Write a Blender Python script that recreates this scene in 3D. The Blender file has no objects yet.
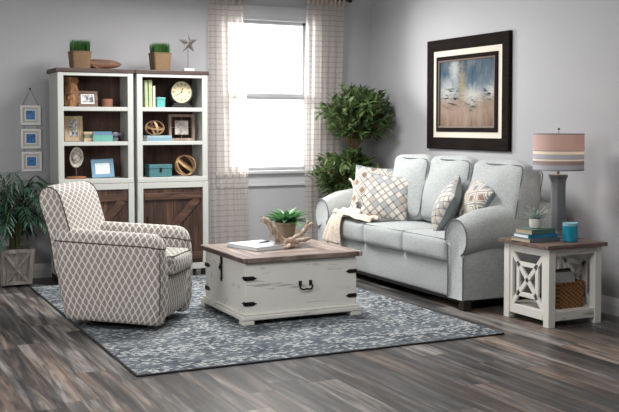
import bpy, math, random
from mathutils import Vector, Matrix, Euler, noise
PI = math.pi
R = math.radians
random.seed(7)
SC = bpy.context.scene
COL = SC.collection

# ------------------------------------------------------------------ nodes
def lin(c):
    return tuple((x / 12.92 if x <= .04045 else ((x + .055) / 1.055) ** 2.4) for x in c)
def rgb(r, g, b):
    return lin((r / 255., g / 255., b / 255.)) + (1.,)

class NT:
    def __init__(s, name):
        s.m = bpy.data.materials.new(name); s.m.use_nodes = True
        s.t = s.m.node_tree; s.t.nodes.clear()
        s.out = s.t.nodes.new('ShaderNodeOutputMaterial')
    def n(s, typ, ins=None, **props):
        d = s.t.nodes.new('ShaderNode' + typ)
        for k, v in props.items(): setattr(d, k, v)
        for k, v in (ins or {}).items(): s.set(d.inputs[k], v)
        return d
    def set(s, sock, v):
        if isinstance(v, bpy.types.NodeSocket): s.t.links.new(v, sock)
        else:
            if sock.type == 'RGBA' and not hasattr(v, '__len__'): v = (v, v, v, 1)
            sock.default_value = v
    def math(s, op, a, b=0., clamp=False):
        d = s.n('Math', {0: a, 1: b}, operation=op); d.use_clamp = clamp
        return d.outputs[0]
    def mix(s, f, a, b, mode='MIX'):
        d = s.t.nodes.new('ShaderNodeMix'); d.data_type = 'RGBA'; d.blend_type = mode
        s.set(d.inputs[0], f); s.set(d.inputs[6], a); s.set(d.inputs[7], b)
        return d.outputs[2]
    def ramp(s, f, stops, interp='LINEAR'):
        d = s.t.nodes.new('ShaderNodeValToRGB'); cr = d.color_ramp; cr.interpolation = interp
        while len(cr.elements) < len(stops): cr.elements.new(1.)
        for e, (p, c) in zip(cr.elements, stops):
            e.position = p; e.color = c if hasattr(c, '__len__') else (c, c, c, 1)
        s.set(d.inputs[0], f); return d.outputs[0]
    def co(s, w='Object'):
        return s.n('TexCoord').outputs[w]
    def map(s, v, scale=(1, 1, 1), loc=(0, 0, 0), rot=(0, 0, 0)):
        return s.n('Mapping', {'Vector': v, 'Scale': scale, 'Location': loc, 'Rotation': rot}).outputs[0]
    def sep(s, v):
        d = s.n('SeparateXYZ', {0: v}); return d.outputs[0], d.outputs[1], d.outputs[2]
    def comb(s, x, y, z=0.):
        return s.n('CombineXYZ', {0: x, 1: y, 2: z}).outputs[0]
    def noise(s, v, scale=5., detail=3., rough=.55, dist=0.):
        return s.n('TexNoise', {'Vector': v, 'Scale': scale, 'Detail': detail, 'Roughness': rough, 'Distortion': dist}).outputs[0]
    def white(s, v):
        return s.n('TexWhiteNoise', {'Vector': v}).outputs[0]
    def rand(s):
        return s.n('ObjectInfo').outputs['Random']
    def bump(s, h, st=.3, dist=.01):
        return s.n('Bump', {'Height': h, 'Strength': st, 'Distance': dist}).outputs[0]
    def bsdf(s, color, rough=.6, **kw):
        d = s.n('BsdfPrincipled', {'Base Color': color, 'Roughness': rough})
        for k, v in kw.items():
            s.set(d.inputs[{'metal': 'Metallic', 'spec': 'Specular IOR Level', 'normal': 'Normal', 'sheen': 'Sheen Weight',
                            'trans': 'Transmission Weight', 'coat': 'Coat Weight', 'emis': 'Emission Color', 'es': 'Emission Strength',
                            'alpha': 'Alpha', 'ior': 'IOR'}[k]], v)
        s.t.links.new(d.outputs[0], s.out.inputs[0]); return s.m

def stretch(t, axis, k=12.):
    """object coordinates squeezed along the grain axis"""
    sc = [k, k, k]; sc[axis] = 1.
    return t.map(t.co(), scale=tuple(sc))

def m_plain(name, c, rough=.6, var=.12, nscale=30., bump=.0, **kw):
    t = NT(name); v = t.co()
    f = t.noise(v, nscale, 3.)
    c2 = tuple(x * (1 - var) for x in c[:3]) + (1,); c1 = tuple(min(1, x * (1 + var)) for x in c[:3]) + (1,)
    col = t.mix(f, c2, c1)
    if bump: kw['normal'] = t.bump(t.noise(v, nscale * 4, 2.), bump, .003)
    return t.bsdf(col, rough, **kw)

def m_wood(name, dark, mid, light, axis, rough=.6, k=14., scale=3., plank=None):
    t = NT(name); v = stretch(t, axis, k)
    rnd = t.rand()
    v = t.n('VectorMath', {0: v, 1: t.comb(t.math('MULTIPLY', rnd, 17.), t.math('MULTIPLY', rnd, 9.), 0.)}, operation='ADD').outputs[0]
    f = t.noise(v, scale, 6., .6, .6)
    f2 = t.noise(v, scale * 4., 3., .6, .2)
    f = t.math('ADD', t.math('MULTIPLY', f, .7), t.math('MULTIPLY', f2, .3))
    col = t.ramp(f, [(.32, dark), (.5, mid), (.68, light)])
    if plank:
        ax, w = plank
        x = t.sep(t.co())[ax]
        cell = t.math('FLOOR', t.math('DIVIDE', x, w))
        wn = t.white(t.comb(cell, rnd, 3.))
        col = t.mix(1., col, t.ramp(wn, [(0, .62), (1, 1.25)]), 'MULTIPLY')
        fr = t.math('FRACT', t.math('DIVIDE', x, w))
        e = t.math('LESS_THAN', t.math('ABSOLUTE', t.math('SUBTRACT', fr, .5)), .47)
        col = t.mix(e, tuple(c * .25 for c in dark[:3]) + (1,), col)
        f = t.math('MULTIPLY', f, e)
    return t.bsdf(col, rough, normal=t.bump(f, .35, .004))

def m_whitewood(name, base=rgb(243, 242, 234), worn=rgb(140, 132, 120), axis=2, amount=.64):
    t = NT(name); v = stretch(t, axis, 9.)
    f = t.noise(v, 1.6, 6., .65, .5)
    wear = t.ramp(f, [(amount, 0.), (amount + .05, 1.)])
    f2 = t.noise(t.co(), 3., 4.)
    b = t.mix(f2, tuple(c * .86 for c in base[:3]) + (1,), base)
    fine = t.noise(v, 7., 3.)
    b = t.mix(t.math('MULTIPLY', fine, .16), b, rgb(180, 178, 170))
    col = t.mix(t.math('MULTIPLY', wear, .55), b, worn)
    return t.bsdf(col, .55, normal=t.bump(fine, .15, .003))

# ------------------------------------------------------------------ mesh builder
class MB:
    def __init__(s, M=None):
        s.v = []; s.f = []; s.uv = []; s.M = M or Matrix()
    def add(s, vs, fs, uvs=None, M=None):
        o = len(s.v); T = s.M @ M if M is not None else s.M
        s.v += [T @ Vector(p) for p in vs]
        for i, f in enumerate(fs):
            s.f.append([o + k for k in f])
            if uvs: s.uv.append(uvs[i])
            else:
                P = [Vector(vs[k]) for k in f]
                n = (P[1] - P[0]).cross(P[2] - P[0]) if len(P) > 2 else Vector((0, 0, 1))
                a = max(range(3), key=lambda q: abs(n[q]))
                s.uv.append([((p.y, p.z) if a == 0 else (p.x, p.z) if a == 1 else (p.x, p.y)) for p in P])
    def box(s, x0, x1, y0, y1, z0, z1, M=None):
        v = [(x, y, z) for z in (z0, z1) for y in (y0, y1) for x in (x0, x1)]
        s.add(v, [(0, 2, 3, 1), (4, 5, 7, 6), (0, 1, 5, 4), (2, 6, 7, 3), (0, 4, 6, 2), (1, 3, 7, 5)], M=M); return s
    def bar(s, a, b, w, h, up=(0, 0, 1)):
        """rectangular bar from a to b"""
        a = Vector(a); b = Vector(b); d = b - a; L = d.length; d.normalize(); u = Vector(up)
        x = d.cross(u).normalized(); z = x.cross(d)
        M = Matrix((x, d, z)).transposed().to_4x4(); M.translation = a
        s.box(-w / 2, w / 2, 0, L, -h / 2, h / 2, M); return s
    def loft(s, rings, caps=(True, True), closed=True, M=None, loop=False):
        n = len(rings[0]); rings = [[Vector(p) for p in r] for r in rings]
        vs = [p for r in rings for p in r]; fs = []; uv = []
        m = len(rings); cn = n if closed else n - 1
        ref = max(rings, key=lambda r: sum((r[i] - r[i - 1]).length for i in range(1, n)))
        us = [0.]
        for i in range(n): us.append(us[-1] + (ref[(i + 1) % n] - ref[i]).length)
        vv = [0.]
        for j in range(m): 
            a = rings[j]; b = rings[(j + 1) % m]
            vv.append(vv[-1] + sum((b[i] - a[i]).length for i in range(n)) / n)
        for j in range(m if loop else m - 1):
            j2 = (j + 1) % m
            for i in range(cn):
                k = (i + 1) % n
                fs.append((j * n + i, j * n + k, j2 * n + k, j2 * n + i))
                uv.append([(us[i], vv[j]), (us[i + 1], vv[j]), (us[i + 1], vv[j + 1]), (us[i], vv[j + 1])])
        if closed and not loop:
            for c, j, rev in ((caps[0], 0, True), (caps[1], m - 1, False)):
                if c:
                    idx = [j * n + i for i in range(n)]
                    if rev: idx.reverse()
                    fs.append(tuple(idx))
                    P = [vs[k] for k in idx]
                    nn = Vector((0, 0, 0)); ce = sum(P, Vector()) / len(P)
                    for q in range(len(P)): nn += (P[q] - ce).cross(P[(q + 1) % len(P)] - ce)
                    a = max(range(3), key=lambda q: abs(nn[q]))
                    uv.append([((p.y, p.z) if a == 0 else (p.x, p.z) if a == 1 else (p.x, p.y)) for p in P])
        s.add(vs, fs, uv, M); return s
    def tube(s, pts, r, n=8, closed=False, M=None, sy=1.):
        pts = [Vector(p) for p in pts]; m = len(pts); rings = []
        rr = r if hasattr(r, '__len__') else [r] * m
        up = None
        for i in range(m):
            a = pts[(i - 1) % m] if (closed or i > 0) else pts[i]
            b = pts[(i + 1) % m] if (closed or i < m - 1) else pts[i]
            d = (b - a).normalized()
            if up is None: up = Vector((0, 0, 1)) if abs(d.z) < .9 else Vector((1, 0, 0))
            x = d.cross(up)
            if x.length < 1e-4: x = d.cross(Vector((0, 1, 0)))
            x.normalize(); y = x.cross(d).normalized(); up = y
            rings.append([pts[i] + (x * math.cos(q) + y * math.sin(q) * sy) * rr[i] for q in [2 * PI * k / n for k in range(n)]])
        s.loft(rings, loop=closed, M=M); return s
    def lathe(s, prof, n=32, c=(0, 0, 0), M=None, caps=(True, True), k=1.):
        s.loft([[(c[0] + r * math.cos(2 * PI * i / n), c[1] + r * math.sin(2 * PI * i / n) * k, c[2] + z) for i in range(n)] for r, z in prof], caps=caps, M=M); return s
    def sphere(s, c, r, n=12, sc=(1, 1, 1)):
        pr = []
        for j in range(n // 2 + 1):
            a = PI * (j / (n // 2)) - PI / 2; pr.append((max(1e-4, r * math.cos(a)), r * math.sin(a)))
        s.loft([[(c[0] + q * sc[0] * math.cos(2 * PI * i / n), c[1] + q * sc[1] * math.sin(2 * PI * i / n), c[2] + z * sc[2]) for i in range(n)] for q, z in pr]); return s
    def build(s, name, mat, parent=None, smooth=False, bevel=0., seg=2, angle=35, sub=0, solid=0.):
        me = bpy.data.meshes.new(name)
        vs = s.v
        if parent is not None and getattr(s, 'world', False):
            inv = wm(parent).inverted(); vs = [inv @ p for p in vs]
        me.from_pydata([tuple(p) for p in vs], [], s.f)
        ul = me.uv_layers.new(name='UVMap'); k = 0
        for fu in s.uv:
            for u in fu:
                ul.data[k].uv = u; k += 1
        me.validate(); 
        me.materials.append(mat)
        if smooth:
            me.shade_smooth()
            if smooth != 'all': me.set_sharp_from_angle(angle=R(angle))
        o = bpy.data.objects.new(name, me); COL.objects.link(o)
        if parent is not None: o.parent = parent
        if bevel:
            b = o.modifiers.new('Bevel', 'BEVEL'); b.width = bevel; b.segments = seg; b.limit_method = 'ANGLE'; b.angle_limit = R(40); b.harden_normals = False
        if sub:
            b = o.modifiers.new('Sub', 'SUBSURF'); b.levels = sub; b.render_levels = sub
        if solid:
            b = o.modifiers.new('Solid', 'SOLIDIFY'); b.thickness = solid; b.offset = 0
        return o

def wm(o):
    M = Matrix.Translation(o.location) @ o.rotation_euler.to_matrix().to_4x4()
    return wm(o.parent) @ M if o.parent else M

def W():
    b = MB(); b.world = True; return b

def tag(o, label=None, cat=None, group=None, kind=None):
    for k, v in (('label', label), ('category', cat), ('group', group), ('kind', kind)):
        if v: o[k] = v
    return o
def thing(name, label, cat, loc=(0, 0, 0), rz=0., group=None):
    o = bpy.data.objects.new(name, None); COL.objects.link(o)
    o.empty_display_size = .1; o.location = loc; o.rotation_euler = (0, 0, rz)
    return tag(o, label, cat, group)
def copy_tree(o, parent=None):
    c = o.copy(); COL.objects.link(c); c.parent = parent
    for ch in [q for q in COL.objects if q.parent == o]: copy_tree(ch, c)
    return c

def rrect(x0, x1, y0, y1, r, k=5):
    """rounded rectangle, counter-clockwise from the +x +y corner"""
    pts = []
    for cx, cy, a0 in ((x1 - r, y1 - r, 0), (x0 + r, y1 - r, 90), (x0 + r, y0 + r, 180), (x1 - r, y0 + r, 270)):
        for i in range(k + 1):
            a = R(a0 + 90. * i / k); pts.append((cx + r * math.cos(a), cy + r * math.sin(a)))
    return pts
def spline(P, n=8, closed=False):
    """Catmull-Rom through the points"""
    P = [Vector(p) for p in P]; out = []; m = len(P)
    for i in range(m if closed else m - 1):
        p0 = P[(i - 1) % m] if closed or i > 0 else P[i]
        p1 = P[i]; p2 = P[(i + 1) % m]; p3 = P[(i + 2) % m] if closed or i < m - 2 else P[i + 1]
        for k in range(n):
            t = k / n
            out.append(.5 * ((2 * p1) + (p2 - p0) * t + (2 * p0 - 5 * p1 + 4 * p2 - p3) * t * t + (3 * p1 - p0 - 3 * p2 + p3) * t ** 3))
    if not closed: out.append(P[-1])
    return out

def cushion(mb, c, h, r, crown=(0, 0, .03), m=8, M=None, wob=0., taper=0.):
    """rounded upholstered box: centre c, half sizes h, edge radius r"""
    T = []
    for a in range(3):
        e = r / h[a]; t = [-1, -1 + e * .3, -1 + e * .65] ; inner = [-1 + e + (2 - 2 * e) * i / m for i in range(m + 1)]
        t += inner + [1 - e * .65, 1 - e * .3, 1]; T.append(t)
    n = len(T[0]) - 1; idx = {}; vs = []
    def vert(i, j, k):
        key = (i, j, k)
        if key in idx: return idx[key]
        p = [T[0][i] * h[0], T[1][j] * h[1], T[2][k] * h[2]]
        q = [max(-(h[a] - r), min(h[a] - r, p[a])) for a in range(3)]
        d = Vector(p) - Vector(q)
        if d.length > 1e-6:
            mx = max(abs(d.x), abs(d.y), abs(d.z)); p = list(Vector(q) + d.normalized() * mx)
        u = [max(-1, min(1, p[a] / h[a])) for a in range(3)]
        for a in range(3):
            b1, b2 = [(1, 2), (0, 2), (0, 1)][a]
            p[a] += u[a] * crown[a] * (1 - u[b1] ** 2) * (1 - u[b2] ** 2)
        if taper: p[1] *= 1 - taper * (u[2] + 1) / 2
        if wob:
            nv = noise.noise_vector(Vector(p) * 4.5 + Vector(c) * 3.1) ; p = [p[a] + nv[a] * wob for a in range(3)]
        idx[key] = len(vs); vs.append((c[0] + p[0], c[1] + p[1], c[2] + p[2])); return idx[key]
    fs = []
    for a in range(n):
        for b in range(n):
            fs.append((vert(a, b, 0), vert(a, b + 1, 0), vert(a + 1, b + 1, 0), vert(a + 1, b, 0)))
            fs.append((vert(a, b, n), vert(a + 1, b, n), vert(a + 1, b + 1, n), vert(a, b + 1, n)))
            fs.append((vert(a, 0, b), vert(a + 1, 0, b), vert(a + 1, 0, b + 1), vert(a, 0, b + 1)))
            fs.append((vert(a, n, b), vert(a, n, b + 1), vert(a + 1, n, b + 1), vert(a + 1, n, b)))
            fs.append((vert(0, a, b), vert(0, a, b + 1), vert(0, a + 1, b + 1), vert(0, a + 1, b)))
            fs.append((vert(n, a, b), vert(n, a + 1, b), vert(n, a + 1, b + 1), vert(n, a, b + 1)))
    mb.add(vs, fs, M=M); return mb
def welt(mb, c, h, r, z, rad=.006, M=None, out=0.):
    o = r * .29 - out
    P = [(c[0] + x, c[1] + y, c[2] + z) for x, y in rrect(-h[0] + o, h[0] - o, -h[1] + o, h[1] - o, r * .8, 4)]
    mb.tube(P, rad, 6, closed=True, M=M); return mb

# ------------------------------------------------------------------ materials
WHITE = m_whitewood('white_paint_worn')
WHITE_H = m_whitewood('white_paint_worn_across', axis=0, amount=.60)
WHITE_SHELF = m_whitewood('cabinet_white', base=rgb(198, 200, 195), worn=rgb(138, 136, 130), axis=2, amount=.62)
TRIM = m_plain('trim_paint', rgb(226, 227, 230), .45, .02)
BROWN_X = m_wood('weathered_brown', rgb(78, 60, 52), rgb(112, 90, 80), rgb(152, 132, 120), 0, .5, 12., 3.)
DARKTOP = m_wood('dark_brown_top', rgb(48, 34, 31), rgb(70, 52, 48), rgb(96, 76, 70), 0, .5, 12., 3.)
BACKP = m_wood('bookcase_back', rgb(54, 35, 29), rgb(78, 52, 43), rgb(96, 67, 56), 2, .6, 7., 3.)
DOORW = m_wood('rustic_door', rgb(38, 24, 18), rgb(68, 44, 33), rgb(102, 72, 56), 2, .6, 12., 3., plank=(0, .1))
DOORX = m_wood('rustic_brace', rgb(46, 30, 23), rgb(76, 51, 39), rgb(110, 80, 62), 0, .6, 12., 3.)
GREYWOOD = m_wood('grey_planter_wood', rgb(92, 87, 83), rgb(132, 125, 120), rgb(172, 164, 157), 2, .7, 10., 3.)
BLACK = m_plain('black_plastic', rgb(22, 20, 20), .5, .1)
IRON = m_plain('black_iron', rgb(34, 28, 26), .45, .3, 60., .3, metal=.5)
DARKLEG = m_plain('dark_leg', rgb(38, 28, 26), .4, .15)
WELT = m_plain('dark_welt', rgb(70, 60, 54), .8, .1)

def m_fabric(name, c, sc=260., var=.1, sheen=.2, st=.25):
    t = NT(name); v = t.co()
    a = t.noise(v, sc, 2.); b = t.noise(t.map(v, (1, 1, 6)), sc * .25, 2.)
    f = t.math('ADD', t.math('MULTIPLY', a, .6), t.math('MULTIPLY', b, .4))
    lo = tuple(x * (1 - var * 1.8) for x in c[:3]) + (1,); hi = tuple(min(1, x * (1 + var * 1.4)) for x in c[:3]) + (1,)
    col = t.ramp(f, [(.35, lo), (.65, hi)])
    return t.bsdf(col, .9, sheen=sheen, spec=.15, normal=t.bump(f, st, .003))
SOFA = m_fabric('sofa_fabric', rgb(172, 176, 176), 130., .14, .2, .4)
SOFAW = m_plain('sofa_welt', rgb(104, 111, 114), .9, .05)

def m_ogee():
    t = NT('ogee_fabric'); u, v, _ = t.sep(t.co('UV'))
    P = .0250; V = .086; A = P * .40
    c = t.math('MULTIPLY', t.math('COSINE', t.math('MULTIPLY', v, 2 * PI / V)), A)
    def dist(off, sg):
        x = t.math('ADD' if sg < 0 else 'SUBTRACT', t.math('ADD', u, 50 * 2 * P + off), c)
        w = t.math('MODULO', x, 2 * P)
        return t.math('ABSOLUTE', t.math('SUBTRACT', w, P))
    d = t.math('MINIMUM', dist(0, 1), dist(P, -1))
    line = t.ramp(t.math('DIVIDE', d, P), [(.14, 1.), (.26, 0.)])
    nz = t.noise(t.co('UV'), 420., 2.)
    g = t.mix(nz, rgb(132, 124, 118), rgb(160, 152, 145))
    w = t.mix(nz, rgb(204, 199, 193), rgb(226, 222, 217))
    col = t.mix(line, g, w)
    return t.bsdf(col, .85, sheen=.2, spec=.2, normal=t.bump(t.math('ADD', line, t.math('MULTIPLY', nz, .3)), .25, .003))
OGEE = m_ogee()

def m_diamond(name, kind):
    t = NT(name); v = t.co('UV')
    N_ = 7.4 if kind == 0 else 4.2
    p = t.map(v, (N_, N_, 1), (.15, .4, 0), (0, 0, R(45)))
    x, y, _ = t.sep(p)
    fx = t.math('ABSOLUTE', t.math('SUBTRACT', t.math('FRACT', t.math('ADD', x, 20)), .5))
    fy = t.math('ABSOLUTE', t.math('SUBTRACT', t.math('FRACT', t.math('ADD', y, 20)), .5))
    cell = t.comb(t.math('FLOOR', t.math('ADD', x, 20)), t.math('FLOOR', t.math('ADD', y, 20)), 0.)
    wn = t.white(cell)
    fx = t.math('ADD', fx, 0.); nz = t.noise(v, 60., 2.)
    mx = t.math('ADD', t.math('MAXIMUM', fx, fy), t.math('MULTIPLY', t.math('SUBTRACT', nz, .5), .05))
    dg = t.math('ADD', fx, fy)
    cream = rgb(214, 208, 198); grey = rgb(150, 151, 152); taup = rgb(168, 160, 150)
    if kind == 0:
        fill = t.ramp(wn, [(0, cream), (.55, rgb(186, 170, 158)), (.68, rgb(168, 172, 176)), (.84, cream)], 'CONSTANT')
        col = t.mix(t.math('GREATER_THAN', mx, .37), fill, taup)
        col = t.mix(t.math('GREATER_THAN', mx, .42), col, grey)
        dots = t.math('MULTIPLY', t.math('GREATER_THAN', dg, .86), t.math('GREATER_THAN', t.white(t.comb(t.math('FLOOR', t.math('ADD', x, 20.5)), t.math('FLOOR', t.math('ADD', y, 20.5)), 5.)), .6))
        col = t.mix(dots, col, rgb(62, 52, 52))
    else:
        fill = t.ramp(wn, [(0, rgb(146, 122, 108)), (.3, rgb(134, 140, 148)), (.55, rgb(196, 188, 176)), (.8, rgb(134, 112, 102))], 'CONSTANT')
        col = t.mix(t.math('GREATER_THAN', mx, .23), fill, cream)
        col = t.mix(t.math('GREATER_THAN', mx, .29), col, rgb(92, 88, 88))
        col = t.mix(t.math('GREATER_THAN', mx, .33), col, cream)
        col = t.mix(t.math('GREATER_THAN', mx, .44), col, rgb(150, 148, 146))
    return t.bsdf(col, .9, spec=.15, normal=t.bump(nz, .3, .004))
DIAM = m_diamond('lattice_pillow_fabric', 0)
DIAM2 = m_diamond('large_diamond_pillow_fabric', 1)
PILBACK = m_fabric('pillow_back', rgb(128, 136, 138))

def m_floor():
    t = NT('plank_floor'); x, y, z = t.sep(t.co())
    w = .19; L = 1.5
    row = t.math('FLOOR', t.math('DIVIDE', t.math('ADD', x, 20.03), w))
    rr = t.white(t.comb(row, 7., 0.))
    yy = t.math('ADD', t.math('DIVIDE', t.math('ADD', y, 20.), L), t.math('MULTIPLY', rr, 7.3))
    col_i = t.math('FLOOR', yy)
    h = t.white(t.comb(row, col_i, 1.)); h2 = t.white(t.comb(row, col_i, 9.))
    fx = t.math('FRACT', t.math('DIVIDE', t.math('ADD', x, 20.03), w)); fy = t.math('FRACT', yy)
    edge = t.math('MAXIMUM', t.math('GREATER_THAN', t.math('ABSOLUTE', t.math('SUBTRACT', fx, .5)), .491),
                  t.math('GREATER_THAN', t.math('ABSOLUTE', t.math('SUBTRACT', fy, .5)), .4985))
    gv = t.comb(t.math('MULTIPLY', x, 15.), t.math('ADD', t.math('MULTIPLY', y, .9), t.math('MULTIPLY', h, 31.)), t.math('MULTIPLY', h2, 11.))
    g = t.noise(gv, 1.1, 6., .62, .7)
    g2 = t.noise(gv, 5., 4., .6, .3)
    f = t.math('ADD', t.math('ADD', t.math('MULTIPLY', g, .85), t.math('MULTIPLY', g2, .22)), t.math('MULTIPLY', t.math('SUBTRACT', h, .5), .16))
    grey = t.ramp(f, [(.34, rgb(32, 31, 33)), (.47, rgb(58, 57, 58)), (.58, rgb(92, 89, 88)), (.72, rgb(158, 152, 147))])
    warm = t.ramp(f, [(.34, rgb(50, 42, 39)), (.47, rgb(86, 74, 67)), (.58, rgb(122, 106, 96)), (.72, rgb(176, 160, 148))])
    wf = t.ramp(t.math('ADD', t.noise(gv, .8, 3., .5), t.math('MULTIPLY', t.math('SUBTRACT', h2, .5), .3)), [(.46, 0.), (.66, 1.)])
    col = t.mix(wf, grey, warm)
    col = t.mix(t.math('MULTIPLY', edge, .6), col, rgb(34, 30, 28))
    hgt = t.math('SUBTRACT', t.math('MULTIPLY', g2, .35), t.math('MULTIPLY', edge, .8))
    ro = t.math('ADD', .27, t.math('MULTIPLY', g2, .2))
    return t.bsdf(col, ro, spec=.5, normal=t.bump(hgt, .22, .002))

def m_rug():
    t = NT('woven_rug'); v = t.co(); x, y, z = t.sep(v)
    # rows of stitches across the rug, light flecks in ragged bands
    rowh = .0165
    row = t.math('FLOOR', t.math('DIVIDE', t.math('ADD', y, 20), rowh))
    off = t.math('MULTIPLY', t.white(t.comb(row, 2., 0.)), 3.)
    cx = t.math('ADD', t.math('DIVIDE', t.math('ADD', x, 20), .032), off)
    ci = t.math('FLOOR', cx); h = t.white(t.comb(ci, row, 0.))
    band = t.noise(t.map(v, (.30, 6.0, 1)), 1.6, 3., .6, .3)
    big = t.noise(v, 1.3, 4., .6)
    thr = t.math('ADD', t.math('MULTIPLY', band, -2.0), t.math('ADD', 1.70, t.math('MULTIPLY', t.math('SUBTRACT', .5, big), .6)))
    fx_ = t.math('ABSOLUTE', t.math('SUBTRACT', t.math('FRACT', cx), .5)); fy_ = t.math('ABSOLUTE', t.math('SUBTRACT', t.math('FRACT', t.math('DIVIDE', t.math('ADD', y, 20), rowh)), .5))
    inside = t.math('LESS_THAN', t.math('ADD', t.math('MULTIPLY', fx_, fx_), t.math('MULTIPLY', fy_, fy_)), .20)
    fleck = t.math('MULTIPLY', t.math('GREATER_THAN', h, thr), inside)
    wv = t.noise(t.map(v, (75, 110, 1)), 1., 2.)
    fade = t.noise(v, 3.0, 5., .65, .5)
    base = t.ramp(t.math('ADD', t.math('MULTIPLY', fade, .5), t.math('MULTIPLY', t.math('ADD', wv, t.math('MULTIPLY', h, .35)), .42)), [(.36, rgb(58, 64, 72)), (.52, rgb(96, 103, 110)), (.68, rgb(146, 152, 156))])
    strength = t.math('ADD', .46, t.math('MULTIPLY', t.white(t.comb(row, ci, 4.)), .35))
    col = t.mix(t.math('MULTIPLY', fleck, strength), base, rgb(212, 213, 210))
    return t.bsdf(col, .95, spec=.1, normal=t.bump(t.math('ADD', t.math('ADD', wv, fy_), fleck), .5, .006))

def m_basket(name, c1, c2, sx=.03, sz=.018):
    t = NT(name); x, y, z = t.sep(t.co())
    a = t.math('SINE', t.math('MULTIPLY', t.math('ADD', x, y), 2 * PI / sx))
    b = t.math('SINE', t.math('MULTIPLY', z, 2 * PI / sz))
    w = t.math('ADD', t.math('MULTIPLY', t.math('MULTIPLY', a, b), .5), .5)
    nz = t.noise(t.co(), 60., 3.)
    f = t.math('ADD', t.math('MULTIPLY', w, .55), t.math('MULTIPLY', nz, .45))
    return t.bsdf(t.ramp(f, [(.2, c1), (.75, c2)]), .7, normal=t.bump(f, .8, .006))
BASKET = m_basket('wicker_light', rgb(66, 48, 34), rgb(140, 110, 78))
BASKET2 = m_basket('wicker_brown', rgb(72, 44, 22), rgb(176, 122, 70), .045, .03)

def m_leaf(name, c1, c2, rough=.4, tl=.25):
    t = NT(name)
    f = t.noise(t.co(), 9., 2.)
    col = t.ramp(f, [(.35, c1), (.65, c2)])
    p = t.n('BsdfPrincipled', {'Base Color': col, 'Roughness': rough})
    tr = t.n('BsdfTranslucent', {'Color': col})
    mx = t.n('MixShader', {0: tl, 1: p.outputs[0], 2: tr.outputs[0]})
    t.t.links.new(mx.outputs[0], t.out.inputs[0]); return t.m
LEAF = m_leaf('ficus_leaf', rgb(42, 62, 38), rgb(116, 142, 86), .38)
PALML = m_leaf('palm_leaf', rgb(24, 52, 42), rgb(66, 104, 84), .35)
GRASS = m_leaf('grass_blade', rgb(24, 62, 24), rgb(66, 116, 48))
SUCC = m_leaf('green_rosette', rgb(22, 70, 40), rgb(104, 160, 100), .35)
SILV = m_leaf('silver_rosette', rgb(128, 144, 140), rgb(206, 214, 208), .5)
BARK = m_wood('bark', rgb(70, 52, 36), rgb(120, 94, 66), rgb(164, 134, 98), 2, .8, 8., 5.)
DRIFT = m_wood('driftwood', rgb(104, 84, 70), rgb(168, 146, 128), rgb(214, 198, 182), 2, .7, 5., 6.)
DRIFTB = m_wood('brown_carved_wood', rgb(48, 28, 18), rgb(98, 64, 44), rgb(138, 100, 74), 0, .65, 8., 5.)
SOIL = m_plain('soil', rgb(46, 34, 26), .95, .4, 80., .5)

# ------------------------------------------------------------------ room
XR, YB, ZC, XL, YN = 5.40, 9.51, 3.02, -1.6, -1.2
tw = NT('wall_paint'); nv = tw.noise(tw.co(), 90., 2.)
WALL = tw.bsdf(tw.mix(tw.noise(tw.co(), .8, 2.), rgb(168, 168, 171), rgb(174, 174, 177)), .75, spec=.25, normal=tw.bump(nv, .06, .002))
CEIL = m_plain('ceiling_paint', rgb(214, 214, 214), .8, .02)
def struct(o): o['kind'] = 'structure'; return o
struct(MB().box(XL - .1, XR + .1, YN - .1, YB + .15, -.1, 0).build('floor', m_floor()))
struct(MB().box(XL - .1, XR + .1, YN - .1, YB + .15, ZC, ZC + .1).build('ceiling', CEIL))
WX0, WX1, WZ0, WZ1 = 3.66, 4.66, .985, 2.61
b = MB(); b.box(XL, WX0, YB, YB + .15, 0, ZC); b.box(WX1, XR, YB, YB + .15, 0, ZC)
b.box(WX0, WX1, YB, YB + .15, 0, WZ0); b.box(WX0, WX1, YB, YB + .15, WZ1, ZC)
struct(b.build('wall_back', WALL))
struct(MB().box(XR, XR + .1, YN, YB + .15, 0, ZC).build('wall_right', WALL))
struct(MB().box(XL - .1, XL, YN, YB + .15, 0, ZC).build('wall_left', WALL))
struct(MB().box(XL, XR, YN - .1, YN, 0, ZC).build('wall_front', WALL))
def baseboard(name, along, a, bb, wall):
    prof = [(0, 0), (.020, 0), (.020, .082), (.015, .090), (.015, .100), (.009, .112), (.007, .130), (0, .134)]
    mb = MB()
    if along == 'x': rings = [[(x, wall - d, z) for d, z in prof] for x in (a, bb)]
    else: rings = [[(wall - d, y, z) for d, z in prof] for y in (a, bb)]
    mb.loft(rings); return struct(mb.build(name, TRIM, smooth=True, angle=25))
baseboard('baseboard_back', 'x', XL, XR, YB)
baseboard('baseboard_right', 'y', YN, YB, XR)

# window
WTRIM = m_plain('window_trim_paint', rgb(188, 189, 192), .5, .02)
win = thing('window_1', None, None, (4.16, YB, 0)); win['kind'] = 'structure'
b = W()
b.box(WX0 - .105, WX0, YB - .022, YB, WZ0, WZ1); b.box(WX1, WX1 + .105, YB - .022, YB, WZ0, WZ1)
b.box(WX0 - .115, WX1 + .115, YB - .026, YB, WZ1, WZ1 + .10)
b.box(WX0 - .13, WX1 + .13, YB - .04, YB, WZ1 + .10, WZ1 + .115)
b.build('casing', WTRIM, win, bevel=.004)
W().box(WX0 - .125, WX1 + .125, YB - .06, YB + .06, WZ0 - .035, WZ0).build('sill', WTRIM, win, bevel=.008)
b = W(); b.box(WX0 - .105, WX1 + .105, YB - .02, YB, WZ0 - .15, WZ0 - .035); b.box(WX0 - .105, WX1 + .105, YB - .026, YB, WZ0 - .165, WZ0 - .14)
b.build('apron', WTRIM, win, bevel=.004)
b = W()
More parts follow.
